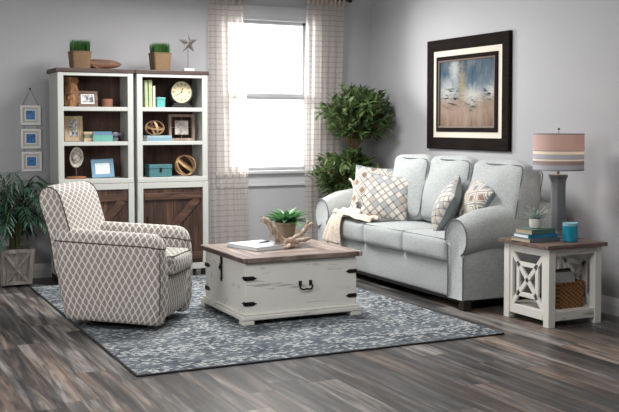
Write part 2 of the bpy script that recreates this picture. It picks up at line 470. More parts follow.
b.box(WX0, WX0 + .03, YB, YB + .14, WZ0, WZ1); b.box(WX1 - .03, WX1, YB, YB + .14, WZ0, WZ1)
b.box(WX0, WX1, YB, YB + .14, WZ1 - .03, WZ1)
b.build('jamb', WTRIM, win, bevel=.003)
ZM = 1.775
def sash(z0, z1, y, name):
    b = W()
    x0, x1 = WX0 + .028, WX1 - .028
    b.box(x0, x0 + .04, y, y + .03, z0, z1); b.box(x1 - .04, x1, y, y + .03, z0, z1)
    b.box(x0, x1, y, y + .03, z0, z0 + .035); b.box(x0, x1, y, y + .03, z1 - .035, z1)
    o = b.build(name, WTRIM, win, bevel=.003)
    return o
gt = NT('window_glass')
g1 = gt.n('BsdfTransparent', {'Color': (1, 1, 1, 1)}); g2 = gt.n('BsdfGlossy', {'Color': (1, 1, 1, 1), 'Roughness': .02})
lw = gt.n('LayerWeight', {'Blend': .2})
mx = gt.n('MixShader', {0: gt.math('MULTIPLY', lw.outputs['Fresnel'], .6), 1: g1.outputs[0], 2: g2.outputs[0]})
gt.t.links.new(mx.outputs[0], gt.out.inputs[0]); GLASS = gt.m
s1 = sash(WZ0, ZM + .030, YB + .05, 'lower_sash'); s2 = sash(ZM - .030, WZ1 - .028, YB + .085, 'upper_sash')
for s_, z0, z1, y in ((s1, WZ0 + .03, ZM - .02, YB + .065), (s2, ZM + .02, WZ1 - .06, YB + .1)):
    W().box(WX0 + .06, WX1 - .06, y, y + .004, z0, z1).build('pane', GLASS, s_)

# curtains
def m_curtain():
    t = NT('sheer_curtain'); u, v, _ = t.sep(t.co('UV'))
    wob = t.math('MULTIPLY', t.math('SUBTRACT', t.noise(t.co('UV'), 9., 2.), .5), .018)
    fv = t.math('FRACT', t.math('DIVIDE', t.math('ADD', v, wob), .056))
    fu = t.math('FRACT', t.math('DIVIDE', t.math('ADD', u, 5.018), .23))
    hl = t.math('LESS_THAN', fv, .12); vl = t.math('LESS_THAN', fu, .022)
    line = t.math('MAXIMUM', hl, t.math('MULTIPLY', vl, .28))
    col = t.mix(line, rgb(234, 228, 222), rgb(168, 156, 148))
    d = t.n('BsdfDiffuse', {'Color': col}); tr = t.n('BsdfTranslucent', {'Color': col})
    a = t.n('MixShader', {0: .6, 1: d.outputs[0], 2: tr.outputs[0]})
    tp = t.n('BsdfTransparent', {'Color': (1, 1, 1, 1)})
    al = t.math('ADD', .56, t.math('MULTIPLY', line, .28))
    mx = t.n('MixShader', {0: al, 1: tp.outputs[0], 2: a.outputs[0]})
    t.t.links.new(mx.outputs[0], t.out.inputs[0]); return t.m
CURT = m_curtain()
HEADC = m_plain('curtain_heading', rgb(168, 156, 146), .9, .35, 40., .2)
def curtain(xa0, xa1, xb0, xb1, label, seed):
    t = thing('sheer_curtain', label, 'curtain', ((xa0 + xa1) / 2, 9.42, 0), 0, 'sheer grid-woven curtains on the window')
    n = 90; zs = [.02 + (2.765 - .02) * j / 40 for j in range(41)]
    rnd = random.Random(seed); ph = [rnd.uniform(0, 6.3) for _ in range(4)]
    rings = []
    for z in zs:
        k = (z / 2.765) ** .8; x0 = xb0 + (xa0 - xb0) * k; x1 = xb1 + (xa1 - xb1) * k; row = []
        for i in range(n + 1):
            s_ = i / n
            am = .026 * (1.15 - .35 * k)
            y = 9.42 + am * math.sin(2 * PI * 5.2 * s_ + ph[0] + .5 * math.sin(z * 1.3 + ph[1])) + .010 * math.sin(2 * PI * 11 * s_ + ph[2] + z)
            row.append((x0 + (x1 - x0) * s_ + .008 * math.sin(z * 2.1 + s_ * 9 + ph[3]), y, z))
        rings.append(row)
    W_ = W(); W_.loft(rings, closed=False); W_.build('panel', CURT, t, smooth='all')
    rings = []
    for z, a_ in ((2.755, .026), (2.77, .030), (2.80, .034), (2.85, .033), (2.87, .03)):
        rings.append([(xa0 - .005 + (xa1 - xa0 + .01) * i / n, 9.42 + (a_ * math.sin(2 * PI * 9 * i / n) + (.004 if i % 2 else 0)) * .62, z) for i in range(n + 1)])
    w_ = W(); w_.loft(rings, closed=False); w_.build('heading', HEADC, t, smooth='all', solid=.006)
    return t
curtain(3.445, 3.835, 3.455, 3.925, 'sheer pale curtain hanging at the left of the window beside the bookcase', 1)
curtain(4.555, 5.02, 4.525, 4.98, 'sheer pale curtain hanging at the right of the window by the tall tree', 2)
rod = thing('curtain_rod', 'thin brown rod across the top of the window holding both curtains', 'curtain rod', (4.22, 9.42, 2.83))
W().tube([(3.38, 9.42, 2.83), (5.08, 9.42, 2.83)], .010, 12).build('pole', IRON, rod, smooth=True)
for x in (3.37, 5.09): W().sphere((x, 9.42, 2.83), .024).build('finial', IRON, rod, smooth=True)
for x in (3.41, 5.05): W().bar((x, 9.42, 2.83), (x, YB, 2.83), .012, .012).build('bracket', IRON, rod)

# ------------------------------------------------------------------ rug
RX0, RX1, RY0, RY1, RZ = 1.55, 4.20, 5.475, 8.935, .012
rug = thing('area_rug', 'large blue-grey woven rug with ragged pale flecks under the trunk table', 'rug', ((RX0 + RX1) / 2, (RY0 + RY1) / 2, 0))
b = W()
b.box(RX0 + .012, RX1 - .012, RY0 + .012, RY1 - .012, .001, RZ); b.build('woven_pile', m_rug(), rug, bevel=.003)
W().tube([(x, y, .0065) for x, y in rrect(RX0 + .006, RX1 - .006, RY0 + .006, RY1 - .006, .012, 3)], .0065, 8, closed=True).build('binding', m_plain('rug_binding', rgb(52, 52, 56), .9, .2), rug, smooth=True)

# ------------------------------------------------------------------ bookcases
def bookcase(label, w=.70):
    t = thing('bookcase', label, 'bookcase', (0, 0, 0), 0, 'matching barn door bookcases by the back wall')
    D = .385; hw = w / 2; st = .052
    MB().box(-hw - .017, hw + .017, -.018, D + .03, 1.953, 1.992).build('top', DARKTOP, t, bevel=.005)
    for s in (-1, 1):
        b = MB(); x0, x1 = sorted((s * hw, s * (hw - .022)))
        b.box(x0, x1, .002, D, .07, 1.953); b.build('side_panel', WHITE_SHELF, t, bevel=.002)
    b = MB()
    for s in (-1, 1):
        x0, x1 = sorted((s * hw, s * (hw - st)))
        b.box(x0 - (.002 if s < 0 else 0), x1 + (.002 if s > 0 else 0), -.012, .01, .925, 1.953)
        b.box(x0 - (.004 if s < 0 else 0), x1 + (.004 if s > 0 else 0), -.018, .01, .07, .922)
    b.box(-hw + st, hw - st, -.010, .01, 1.923, 1.953)
    b.box(-hw + st, hw - st, -.016, .01, .866, .922)
    b.box(-hw + st, hw - st, -.016, .01, .07, .127)
    b.build('face_frame', WHITE_SHELF, t, bevel=.003)
    MB().box(-hw + .022, hw - .022, D - .012, D, .07, 1.953).build('back_panel', BACKP, t)
    for z0, z1 in ((1.600, 1.638), (1.279, 1.315)):
        MB().box(-hw + .023, hw - .023, -.008, D - .012, z0, z1).build('shelf', WHITE_SHELF, t, bevel=.003)
    MB().box(-hw - .002, hw + .002, -.016, D - .012, .925, .969).build('cabinet_deck', WHITE_SHELF, t, bevel=.004)
    MB().box(-hw + .023, hw - .023, .01, D - .012, .10, .125).build('cabinet_floor', WHITE_SHELF, t)
    for sx in (-1, 1):
        for y0 in (-.01, D - .06):
            x0, x1 = sorted((sx * (hw - .004), sx * (hw - .056))); MB().box(x0, x1, y0, y0 + .05, .0, .07).build('foot', BLACK, t, bevel=.003)
    d0, d1 = -hw + st + .004, hw - st - .004
    dr = MB().box(d0, d1, -.006, .012, .131, .862).build('door', DOORW, t, bevel=.002)
    for z0 in (.755, .17): MB().box(d0 + .006, d1 - .006, -.022, -.006, z0, z0 + .067).build('crossboard', DOORX, dr, bevel=.003)
    b = MB(); b.bar((d0 + .05, -.014, .235), (d1 - .05, -.014, .757), .014, .075, up=(-.66, 0, .75)); b.build('diagonal_brace', DOORX, dr, bevel=.003)
    b = MB(); b.tube([(d0 + .035, -.006, .60), (d0 + .035, -.032, .595), (d0 + .035, -.032, .505), (d0 + .035, -.006, .50)], .006, 8)
    b.build('handle', IRON, dr, smooth=True)
    return t
bc = bookcase('left barn door bookcase with white distressed frame, behind the patterned armchair')
bc2 = copy_tree(bc); bc2['label'] = 'right barn door bookcase with white distressed frame, next to the left curtain'
bc.location = (2.1715, 8.965, 0); bc2.location = (2.9095, 8.965, 0)

# things standing on and in the bookcases --------------------------------
def grass_basket(label, x, y, z, rz, wd, h, gh, seed):
    t = thing('potted_grass', label, 'potted plant', (x, y, z), rz, 'grass pots on top of the bookcases')
    hw = wd / 2; b = MB(); prof = []
    nn = 14
    for j in range(nn + 1):
        k = j / nn; s = hw * (.86 + .14 * k) + (.0035 if j % 2 else 0); prof.append([(px, py, h * k) for px, py in rrect(-s, s, -s, s, .022, 3)])
    for k, zz in ((.90, h), (.88, h - .02)): prof.append([(px, py, zz) for px, py in rrect(-hw * k, hw * k, -hw * k, hw * k, .02, 3)])
    b.loft(prof); b.build('basket', BASKET, t, smooth=True, angle=50)
    b = MB(); b.tube([(px, py, h) for px, py in rrect(-hw, hw, -hw, hw, .024, 3)], .006, 6, closed=True); b.build('rim', BASKET, t, smooth=True)
    b = MB(); rnd = random.Random(seed)
    for i in range(900):
        a = rnd.uniform(-hw * .82, hw * .82); c = rnd.uniform(-hw * .82, hw * .82); l = gh * rnd.uniform(.85, 1.08)
        an = rnd.uniform(0, PI); w = .0022; dx, dy = w * math.cos(an), w * math.sin(an)
        tx = a * .1 + rnd.uniform(-.012, .012); ty = c * .1 + rnd.uniform(-.012, .012)
        z0 = h - .02
        b.add([(a - dx, c - dy, z0), (a + dx, c + dy, z0), (a + dx * .7 + tx * .5, c + dy * .7 + ty * .5, z0 + l * .6), (a - dx * .7 + tx * .5, c - dy * .7 + ty * .5, z0 + l * .6), (a + tx, c + ty, z0 + l + .01)],
              [(0, 1, 2, 3), (3, 2, 4)])
    o = b.build('grass', GRASS, t); o['kind'] = 'stuff'
    return t
grass_basket('square wicker pot of short green grass on the left bookcase', 2.055, 9.09, 1.992, 0, .185, .155, .125, 1)
grass_basket('square wicker pot of short green grass on the right bookcase', 2.828, 9.09, 1.992, .05, .178, .165, .115, 2)

# carved wooden fish-shaped log lying on the left bookcase
t = thing('wooden_fish', 'brown carved wooden fish with a pointed nose lying on the left bookcase', 'ornament', (2.26, 9.05, 1.992))
b = MB(); rings = []
for x, hy, hz in ((-.17, .012, .020), (-.14, .026, .040), (-.09, .030, .044), (-.02, .032, .045), (.06, .030, .042), (.12, .022, .033), (.155, .012, .020), (.178, .003, .005)):
    rings.append([(x, hy * math.cos(a) + .004 * noise.noise(Vector((x * 30, a, 0))), .047 + hz * math.sin(a)) for a in [2 * PI * i / 16 for i in range(16)]])
b.loft(rings); b.build('body', DRIFTB, t, smooth=True)
b = MB()
for s, l in ((1, .035), (-1, .03)):
    b.tube([(-.155, -.01, .05), (-.185, -.012, .05 + s * .02), (-.20, -.012, .05 + s * l)], [.014, .012, .006], 8)
b.build('tail_fin', DRIFTB, t, smooth=True); b = MB(); b.tube([(-.10, -.035, .03), (-.075, -.045, .015), (-.05, -.045, .006)], [.012, .010, .005], 8)
b.build('fin', DRIFTB, t, smooth=True)
b = MB().sphere((.125, -.021, .055), .005, 8); b.build('eye', BLACK, t, smooth=True)

# star ornament
METAL = m_plain('aged_silver', rgb(112, 108, 106), .5, .5, 40., .3, metal=.55)
t = thing('star_ornament', 'aged silver star on a thin stand on the right bookcase', 'ornament', (3.108, 9.08, 1.992), .15)
b = MB(); zc = .278; Ro, Ri = .108, .043; P = []
for i in range(10):
    a = PI / 2 + i * PI / 5 + .05; r = Ro if i % 2 == 0 else Ri; P.append((r * math.cos(a), zc + r * math.sin(a)))
vs = [(x, 0, z) for x, z in P] + [(0, -.022, zc), (0, .022, zc)]
fs = []
for i in range(10):
    k = (i + 1) % 10; fs += [(i, k, 10), (k, i, 11)]
b.add(vs, fs); b.build('star', METAL, t)
MB().tube([(0, 0, .03), (0, 0, .245)], .004, 8).build('stem', METAL, t, smooth=True)
b = MB(); b.box(-.055, .055, -.03, .03, 0, .03); b.build('stand', m_plain('pale_stone', rgb(200, 198, 196), .6, .1), t, bevel=.004)

def picture_mat(name, c_a, c_b, sc=18.):
    t_ = NT(name); f = t_.noise(t_.co(), sc, 4., .6, .8)
    return t_.bsdf(t_.ramp(f, [(.38, c_a), (.62, c_b)]), .35)
def photo_frame(label, x, y, z, w, h, fw, wood, art, matc, mw=0., lean=9., rz=0., extra=None, group=None, name='picture_frame', roll=0.):
    t = thing(name, label, 'picture frame', (x, y, z), rz, group)
    M = Matrix.Rotation(R(-lean), 4, 'X') @ Matrix.Rotation(R(roll), 4, 'Y')
    lift = w / 2 * abs(math.sin(R(roll)))
    M = Matrix.Translation((0, 0, lift)) @ M
    b = MB(M); b.box(-w / 2, w / 2, -.012, .006, 0, fw); b.box(-w / 2, w / 2, -.012, .006, h - fw, h)
    b.box(-w / 2, -w / 2 + fw, -.012, .006, fw, h - fw); b.box(w / 2 - fw, w / 2, -.012, .006, fw, h - fw)
    b.build('frame', wood, t, bevel=.003)
    b = MB(M); b.box(-w / 2 + fw * .6, w / 2 - fw * .6, -.003, .004, fw * .6, h - fw * .6); b.build('mat_board', matc, t)
    for (ax0, ax1, az0, az1) in (extra or [(-w / 2 + fw + mw, w / 2 - fw - mw, fw + mw, h - fw - mw)]):
        b = MB(M); b.box(ax0, ax1, -.0045, -.003, az0, az1); b.build('photo', art, t)
    b = MB(M); b.bar((0, .006, h * .7), (0, .006 + h * .32, h * .0 + .012), .03, .004); b.build('easel', BLACK, t)
    return t
TANW = m_wood('tan_wood', rgb(146, 124, 98), rgb(184, 162, 132), rgb(208, 190, 162), 2, .6, 8., 6.)
BRWN = m_wood('walnut', rgb(60, 42, 34), rgb(96, 70, 58), rgb(128, 98, 82), 0, .5, 8., 6.)
BW = picture_mat('black_white_photo', rgb(52, 54, 58), rgb(214, 216, 218), 22.)
PAPER = m_plain('paper', rgb(236, 236, 232), .7, .03)
S1, S2, S3 = 1.638, 1.315, .969   # shelf tops
photo_frame('small brown landscape picture frame on the top shelf of the left bookcase', 2.130, 9.10, S1 + .002, .185, .150, .028, BRWN, BW, PAPER, .012, 10)
photo_frame('tall tan picture frame with two small photos on the middle shelf', 2.003, 9.14, S2 + .002, .172, .238, .030, TANW, BW, TANW,
            lean=8, extra=[(-.038, .038, .125, .195), (-.038, .038, .045, .112)])
LBLUE = m_plain('light_blue_paint', rgb(114, 150, 176), .5, .08)
photo_frame('light blue picture frame tilted on the lower shelf of the left bookcase', 2.258, 9.06, S3 + .002, .212, .176, .036, LBLUE,
            picture_mat('pale_lined_print', rgb(206, 224, 226), rgb(236, 244, 242), 60.), PAPER, .0, 10, roll=-2.)

# bark vase
t = thing('bark_vase', 'tall rough bark vase at the left of the top shelf', 'vase', (1.968, 9.10, S1))
b = MB(); rings = []
for j in range(22):
    k = j / 21; r = .056 + .010 * math.sin(k * 5) - .012 * math.exp(-((k - .45) / .1) ** 2) + .018 * k ** 2
    rings.append([((r + .018 * noise.noise(Vector((math.cos(a) * 5, math.sin(a) * 5, k * 5)))) * math.cos(a) + .01 * math.sin(k * 3), (r + .018 * noise.noise(Vector((math.cos(a) * 5, math.sin(a) * 5, k * 5)))) * math.sin(a), k * .275) for a in [2 * PI * i / 28 for i in range(28)]])
k0 = rings[-1]; rings.append([(x * .75, y * .75, z - .002) for x, y, z in k0]); rings.append([(x * .7, y * .7, z - .05) for x, y, z in k0])
b.loft(rings); b.build('body', m_wood('rough_bark', rgb(70, 44, 28), rgb(122, 84, 54), rgb(172, 130, 90), 2, .8, 4., 8.), t, smooth=True, angle=60)
b = MB(); b.tube([(.058 * math.cos(a), .058 * math.sin(a), .125) for a in [2 * PI * i / 24 for i in range(24)]], .006, 6, closed=True); b.build('cord', BARK, t, smooth=True)

# terracotta candle pot
t = thing('terracotta_pot', 'small terracotta candle pot on the top shelf of the left bookcase', 'pot', (2.312, 9.10, S1))
MB().lathe([(.043, 0), (.050, .004), (.052, .07), (.049, .078), (.045, .078), (.044, .066)], 28).build('pot', m_plain('terracotta', rgb(130, 86, 68), .8, .12), t, smooth=True)
MB().lathe([(.044, .055), (.044, .066), (.042, .067)], 24).build('wax', m_plain('tan_wax', rgb(186, 136, 108), .5, .05), t, smooth=True)
MB().tube([(0, 0, .066), (.002, 0, .08)], .0015, 6).build('wick', BLACK, t)

# books
def book(label, loc, size, cover, pages=None, rz=0., group=None, spine='x-', name='book'):
    """lying book: size (x, y, z); spine on the named side"""
    t = thing(name, label, 'book', loc, rz, group)
    sx, sy, sz = size; c = .003; b = MB()
    b.box(-sx / 2, sx / 2, -sy / 2, sy / 2, 0, c); b.box(-sx / 2, sx / 2, -sy / 2, sy / 2, sz - c, sz)
    if spine == 'x-': b.box(-sx / 2, -sx / 2 + c, -sy / 2, sy / 2, 0, sz)
    elif spine == 'y-': b.box(-sx / 2, sx / 2, -sy / 2, -sy / 2 + c, 0, sz)
    b.build('cover', cover, t, bevel=.0015)
    MB().box(-sx / 2 + .004, sx / 2 - .004, -sy / 2 + .004, sy / 2 - .004, c, sz - c).build('pages', pages or PAPER, t)
    return t
TEAL = m_plain('teal_cloth', rgb(100, 160, 150), .7, .08)
BLUEB = m_plain('blue_cloth', rgb(92, 126, 154), .7, .08)
GREENB = m_plain('sage_cloth', rgb(168, 178, 140), .7, .06)
CREAMB = m_plain('cream_cloth', rgb(206, 208, 182), .7, .06)
TANP = m_plain('tan_pages', rgb(190, 172, 142), .8, .1)
book('thick teal book at the bottom of the small stack on the middle shelf', (2.255, 9.10, S2), (.185, .13, .062), TEAL, spine='y-')
book('thin blue book on top of the teal book on the middle shelf', (2.250, 9.10, S2 + .062), (.175, .125, .032), BLUEB, spine='y-', rz=.04)
t = thing('wooden_box', 'small stacked tan and grey wooden box between the tall frame and the teal books', 'box', (2.125, 9.12, S2))
MB().box(-.04, .04, -.05, .05, 0, .035).build('lower_tray', TANW, t, bevel=.003)
MB().box(-.036, .036, -.046, .046, .035, .068).build('middle_tray', m_plain('grey_green_paint', rgb(112, 118, 104), .7, .1), t, bevel=.003)
MB().box(-.04, .04, -.05, .05, .068, .092).build('lid', TANW, t, bevel=.003)
# little fish ornament
t = thing('fish_ornament', 'small grey fish ornament on a block at the right end of the middle shelf', 'ornament', (2.383, 9.08, S2))
MB().box(-.022, .022, -.02, .02, 0, .036).build('block', m_plain('slate', rgb(98, 104, 116), .6, .15), t, bevel=.003)
b = MB(); b.sphere((0, 0, .066), .026, 14, (1.45, .5, .95))
b.add([(.03, -.002, .066), (.055, -.002, .09), (.048, -.002, .066), (.055, -.002, .044), (.03, .004, .066), (.055, .004, .09), (.048, .004, .066), (.055, .004, .044)], [(0, 2, 1), (0, 3, 2), (4, 5, 6), (4, 6, 7), (1, 2, 6, 5), (2, 3, 7, 6)])
b.build('fish', m_plain('grey_glaze', rgb(112, 112, 128), .4, .2), t, smooth=True)
MB().tube([(0, 0, .036), (0, 0, .045)], .003, 6).build('peg', METAL, t)

# abalone shell on a stand
t = thing('shell_on_stand', 'oval pearly shell upright on a thin rod and round wooden base', 'ornament', (2.009, 9.07, S3))
MB().lathe([(.086, 0), (.092, .004), (.092, .016), (.085, .022)], 36, k=.7).build('base', m_wood('warm_wood', rgb(110, 68, 44), rgb(150, 98, 64), rgb(180, 126, 90), 0, .5, 6., 6.), t, smooth=True)
MB().tube([(0, 0, .02), (0, .006, .13)], .0032, 8).build('rod', METAL, t, smooth=True)
tn = NT('pearly_shell'); SHELL = tn.bsdf(tn.ramp(tn.noise(tn.co(), 22., 4., .6, 1.5), [(.3, rgb(120, 112, 102)), (.5, rgb(196, 190, 180)), (.7, rgb(236, 232, 222))]), .25, coat=.4)
M = Matrix.Translation((0, 0, .200)) @ Matrix.Rotation(R(5), 4, 'Y')
b = MB(M); rings = []
for k, d in ((1., 0.), (.97, -.006), (.88, -.008), (.84, .004), (.6, .020), (.3, .028), (.02, .030)):
    rings.append([(.064 * k * math.cos(a), d - .008, .098 * k * math.sin(a) + .006 * (1 - k)) for a in [2 * PI * i / 32 for i in range(32)]])
rings2 = [[(p[0], p[1] + .006, p[2]) for p in r] for r in reversed(rings)]
b.loft(rings2 + rings, loop=False); b.build('shell', SHELL, t, smooth='all')
b = MB(M); b.sphere((.002, -.006, .0), .034, 14, (1, .5, 1.3)); b.build('pearl_bulge', SHELL, t, smooth=True)

# green books standing on the right bookcase
for lab, x, w, h, mt_, lean in (('tall sage green book leaning at the left end of the top shelf', 2.672, .030, .258, GREENB, 1.5),
                                ('tall sage green book in the middle of the standing three', 2.711, .034, .262, GREENB, .6),
                                ('shorter cream green book at the right of the standing three', 2.746, .022, .205, CREAMB, .4)):
    t = thing('standing_book', lab, 'book', (x, 9.10, S1), 0, 'standing books on the top shelf')
    M = Matrix.Rotation(R(-lean), 4, 'Y'); b = MB(M)
    b.box(-w / 2, -w / 2 + .003, -.08, .08, 0, h); b.box(w / 2 - .003, w / 2, -.08, .08, 0, h); b.box(-w / 2, w / 2, -.083, -.08, 0, h)
    b.build('cover', mt_, t, bevel=.001); MB(M).box(-w / 2 + .003, w / 2 - .003, -.08, .076, .004, h - .004).build('pages', PAPER, t)
TURQ = m_plain('turquoise_paint', rgb(92, 164, 164), .45, .08)
t = thing('turquoise_box', 'small turquoise lidded cube box beside the standing green books', 'box', (2.818, 9.08, S1), .1)
MB().box(-.042, .042, -.04, .04, 0, .072).build('body', TURQ, t, bevel=.004)
MB().box(-.045, .045, -.043, .043, .074, .098).build('lid', TURQ, t, bevel=.004)
MB().sphere((0, 0, .103), .007, 10).build('knob', METAL, t, smooth=True)

# clock
t = thing('mantel_clock', 'round cream faced black mantel clock on the top shelf', 'clock', (3.038, 9.10, S1))
b = MB(); b.box(-.100, .100, -.04, .04, 0, .022); b.box(-.082, .082, -.034, .034, .022, .042); b.build('base', BLACK, t, bevel=.004)
Mc = Matrix.Translation((0, 0, .152)) @ Matrix.Rotation(R(90), 4, 'X')
b = MB(Mc); b.lathe([(.112, -.03), (.121, -.02), (.121, .022), (.115, .034), (.104, .032), (.103, .02)], 48); b.build('case', BLACK, t, smooth=True)
dn = NT('clock_dial'); DIAL = dn.bsdf(dn.mix(dn.noise(dn.co(), 14., 3.), rgb(214, 196, 156), rgb(236, 224, 192)), .5)
dial = MB(Mc).lathe([(.103, .018), (.103, .024)], 48).build('dial', DIAL, t)
b = MB(Mc)
for i in range(12):
    a = i * PI / 6; ca, sa = math.cos(a), math.sin(a); rr = .080
    Mn = Matrix.Translation((rr * sa, rr * ca, .0245)) @ Matrix.Rotation(-a, 4, 'Z')
    nb = [1, 2, 3, 3, 2, 3, 4, 4, 3, 2, 3, 3][(i - 1) % 12] if False else (2 if i % 3 else 3)
    for k in range(nb):
        xx = (k - (nb - 1) / 2) * .006; b.box(xx - .0014, xx + .0014, -.012, .012, 0, .0008, Mn)
    b.build('hour_mark', BLACK, dial); b = MB(Mc)
for nm, ang, ln, w in (('hour_hand', 17, .042, .006), ('minute_hand', 238, .070, .004)):
    a = R(ang); b = MB(Mc); b.bar((0 - .012 * math.sin(a), 0 - .012 * math.cos(a), .0275), (ln * math.sin(a), ln * math.cos(a), .0275), w, .001)
    b.sphere((ln * .7 * math.sin(a), ln * .7 * math.cos(a), .0275), w * 1.1, 8, (1, 1, .15)); b.build(nm, BLACK, dial)
MB(Mc).lathe([(.006, .025), (.006, .030)], 12).build('hub', BLACK, dial)

# wooden ring orbs
ORBW = m_wood('orb_wood', rgb(150, 116, 80), rgb(186, 150, 110), rgb(212, 180, 140), 0, .6, 6., 6.)
def orb(label, loc, r, sc, tilt, bands, w=.011):
    t = thing('wooden_orb', label, 'ornament', loc, 0, 'wooden band orbs on the shelves')
    for k, (ax, ay, az) in enumerate(bands):
        M = Matrix.Translation((0, 0, r * sc)) @ Matrix.Diagonal((1, 1, sc, 1)) @ Euler((R(ax), R(ay), R(az))).to_matrix().to_4x4()
        q = r - .003 * k - .004; b = MB(M); n = 44
        b.loft([[(a * math.cos(th), a * math.sin(th), z) for a, z in ((q, -w), (q, w), (q - .005, w), (q - .005, -w))] for th in [2 * PI * i / n for i in range(n)]], loop=True)
        b.build('band', ORBW, t, smooth=True, angle=50)
    return t
BOX2 = m_plain('pale_blue_box', rgb(146, 172, 184), .6, .06)
BOX2B = m_plain('mid_blue_box', rgb(122, 152, 170), .6, .06)
book('lower pale blue flat book under the wooden orb, resting on the shelf', (2.790, 9.08, S2), (.25, .16, .030), BOX2B, spine='y-')
book('upper pale blue flat book directly under the wooden orb', (2.792, 9.08, S2 + .030), (.246, .155, .024), BOX2, spine='y-')
orb('small wooden band orb sitting on the pale blue books', (2.766, 9.08, S2 + .054), .100, .74, 0, [(90, 58, 0), (90, -58, 8), (80, 0, 90), (14, 8, 0)])
orb('larger wooden band orb on the lowest shelf of the right bookcase', (3.075, 9.08, S3), .116, .93, 0, [(64, 38, 10), (100, -42, 0), (36, 20, 40), (95, 48, -20)], .012)

# floating frame with stitched art
t = thing('floating_frame', 'open brown wood frame with a square print strung in its middle', 'picture frame', (3.055, 9.13, S2 + .001))
Mf = Matrix.Rotation(R(-2), 4, 'X')
b = MB(Mf); w, h, f = .262, .258, .024
for q in ((-w / 2, w / 2, 0, f), (-w / 2, w / 2, h - f, h), (-w / 2, -w / 2 + f, f, h - f), (w / 2 - f, w / 2, f, h - f)): b.box(q[0], q[1], -.02, .02, q[2], q[3])
b.build('frame', m_wood('greyed_wood', rgb(110, 92, 82), rgb(146, 128, 116), rgb(176, 158, 146), 2, .6, 8., 6.), t, bevel=.002)
b = MB(Mf); b.tube([(-w / 2 + f, 0, h / 2 + .002), (w / 2 - f, 0, h / 2 + .002)], .0018, 6); b.tube([(0, 0, f), (0, 0, h - f)], .0018, 6); b.build('cord', TANW, t)
MB(Mf).box(-.068, .068, -.006, -.002, .060, .196).build('print', picture_mat('marbled_print', rgb(160, 150, 144), rgb(218, 212, 206), 16.), t)

# teal jewellery box
TBOX = m_plain('worn_teal', rgb(66, 112, 118), .6, .25, 30.)
t = thing('teal_box', 'worn teal hinged box on the lowest shelf of the right bookcase', 'box', (2.803, 9.08, S3))
MB().box(-.112, .112, -.07, .07, 0, .076).build('body', TBOX, t, bevel=.004)
MB().box(-.115, .115, -.073, .073, .079, .121).build('lid', TBOX, t, bevel=.006)
b = MB(); b.box(-.010, .010, -.078, -.07, .052, .09); b.sphere((0, -.078, .060), .007, 8); b.build('latch', IRON, t)

# ------------------------------------------------------------------ hanging triple frames
t = thing('hanging_picture_frames', 'column of three small white frames with blue prints hung by a cord', 'picture frame', (1.675, YB, 1.03))
PL = m_whitewood('whitewash_board', base=rgb(206, 200, 194), worn=rgb(96, 86, 78), axis=2, amount=.56)
WF = m_plain('white_frame_paint', rgb(232, 232, 230), .5, .04)
BLUEP = picture_mat('blue_print', rgb(30, 84, 146), rgb(70, 132, 192), 30.)
for z0, x0 in ((1.470, 1.578), (1.246, 1.580), (1.028, 1.583)):
    x1 = x0 + .188; z1 = z0 + .186; f = .020; y1 = YB - .002; y0 = YB - .030
    b = W(); b.box(x0, x1, y0, y1, z0, z0 + f); b.box(x0, x1, y0, y1, z1 - f, z1); b.box(x0, x0 + f, y0, y1, z0 + f, z1 - f); b.box(x1 - f, x1, y0, y1, z0 + f, z1 - f)
    fr = b.build('frame', WF, t, bevel=.002)
    W().box(x0 + f, x1 - f, YB - .012, YB - .004, z0 + f, z1 - f).build('backing_board', PL, fr)
    b = W(); cx, cz = (x0 + x1) / 2, (z0 + z1) / 2 + .002; q = .052; g = .009
    for k in ((-q, q, -q, -q + g), (-q, q, q - g, q), (-q, -q + g, -q + g, q - g), (q - g, q, -q + g, q - g)): b.box(cx + k[0], cx + k[1], YB - .020, YB - .012, cz + k[2], cz + k[3])
    b.build('inner_frame', WF, fr)
    W().box(cx - q + g, cx + q - g, YB - .015, YB - .012, cz - q + g, cz + q - g).build('print', BLUEP, fr)
GC = m_plain('grey_cord', rgb(112, 108, 104), .8, .1)
b = W()
b.tube([(1.60, YB - .012, 1.655), (1.672, YB - .014, 1.812), (1.75, YB - .012, 1.655)], .0022, 6); b.build('cord', GC, t)
for za, zb in ((1.470, 1.432), (1.246, 1.214)):
    for x in (1.612, 1.736): W().tube([(x, YB - .012, za), (x, YB - .012, zb)], .0022, 6).build('cord', GC, t)
W().sphere((1.672, YB - .012, 1.815), .009, 10).build('nail', IRON, t, smooth=True)

# ------------------------------------------------------------------ painting on the right wall
PX = XR - .002
t = thing('framed_painting', 'large abstract blue and sand painting in a wide dark frame above the sofa', 'painting', (PX, 7.6, 1.24))
y0, y1, z0, z1 = 6.970, 8.302, 1.235, 2.308
def ringframe(prof, y0, y1, z0, z1):
    """prof: list of (inset, depth out of the wall)"""
    b = W(); rings = []
    for cy, cz in ((0, 0), (1, 0), (1, 1), (0, 1)):
        rings.append([((PX - d), (y0 + i) if cy == 0 else (y1 - i), (z0 + i) if cz == 0 else (z1 - i)) for i, d in prof])
    b.loft(rings, loop=True); return b
FRAME = m_wood('dark_frame_wood', rgb(15, 12, 11), rgb(25, 20, 18), rgb(36, 29, 27), 1, .9, 10., 5.)
LINER = m_plain('linen_liner', rgb(204, 196, 182), .8, .03, 200.)
for n_ in FRAME.node_tree.nodes:
    if n_.type == 'BSDF_PRINCIPLED': n_.inputs['Specular IOR Level'].default_value = .08
BRONZE = m_plain('bronze_fillet', rgb(84, 68, 56), .6, .2, metal=.2)
ringframe([(0, 0), (0, .030), (.010, .036), (.108, .028), (.114, .026), (.114, 0)], y0, y1, z0, z1).build('outer_frame', FRAME, t, bevel=.002)
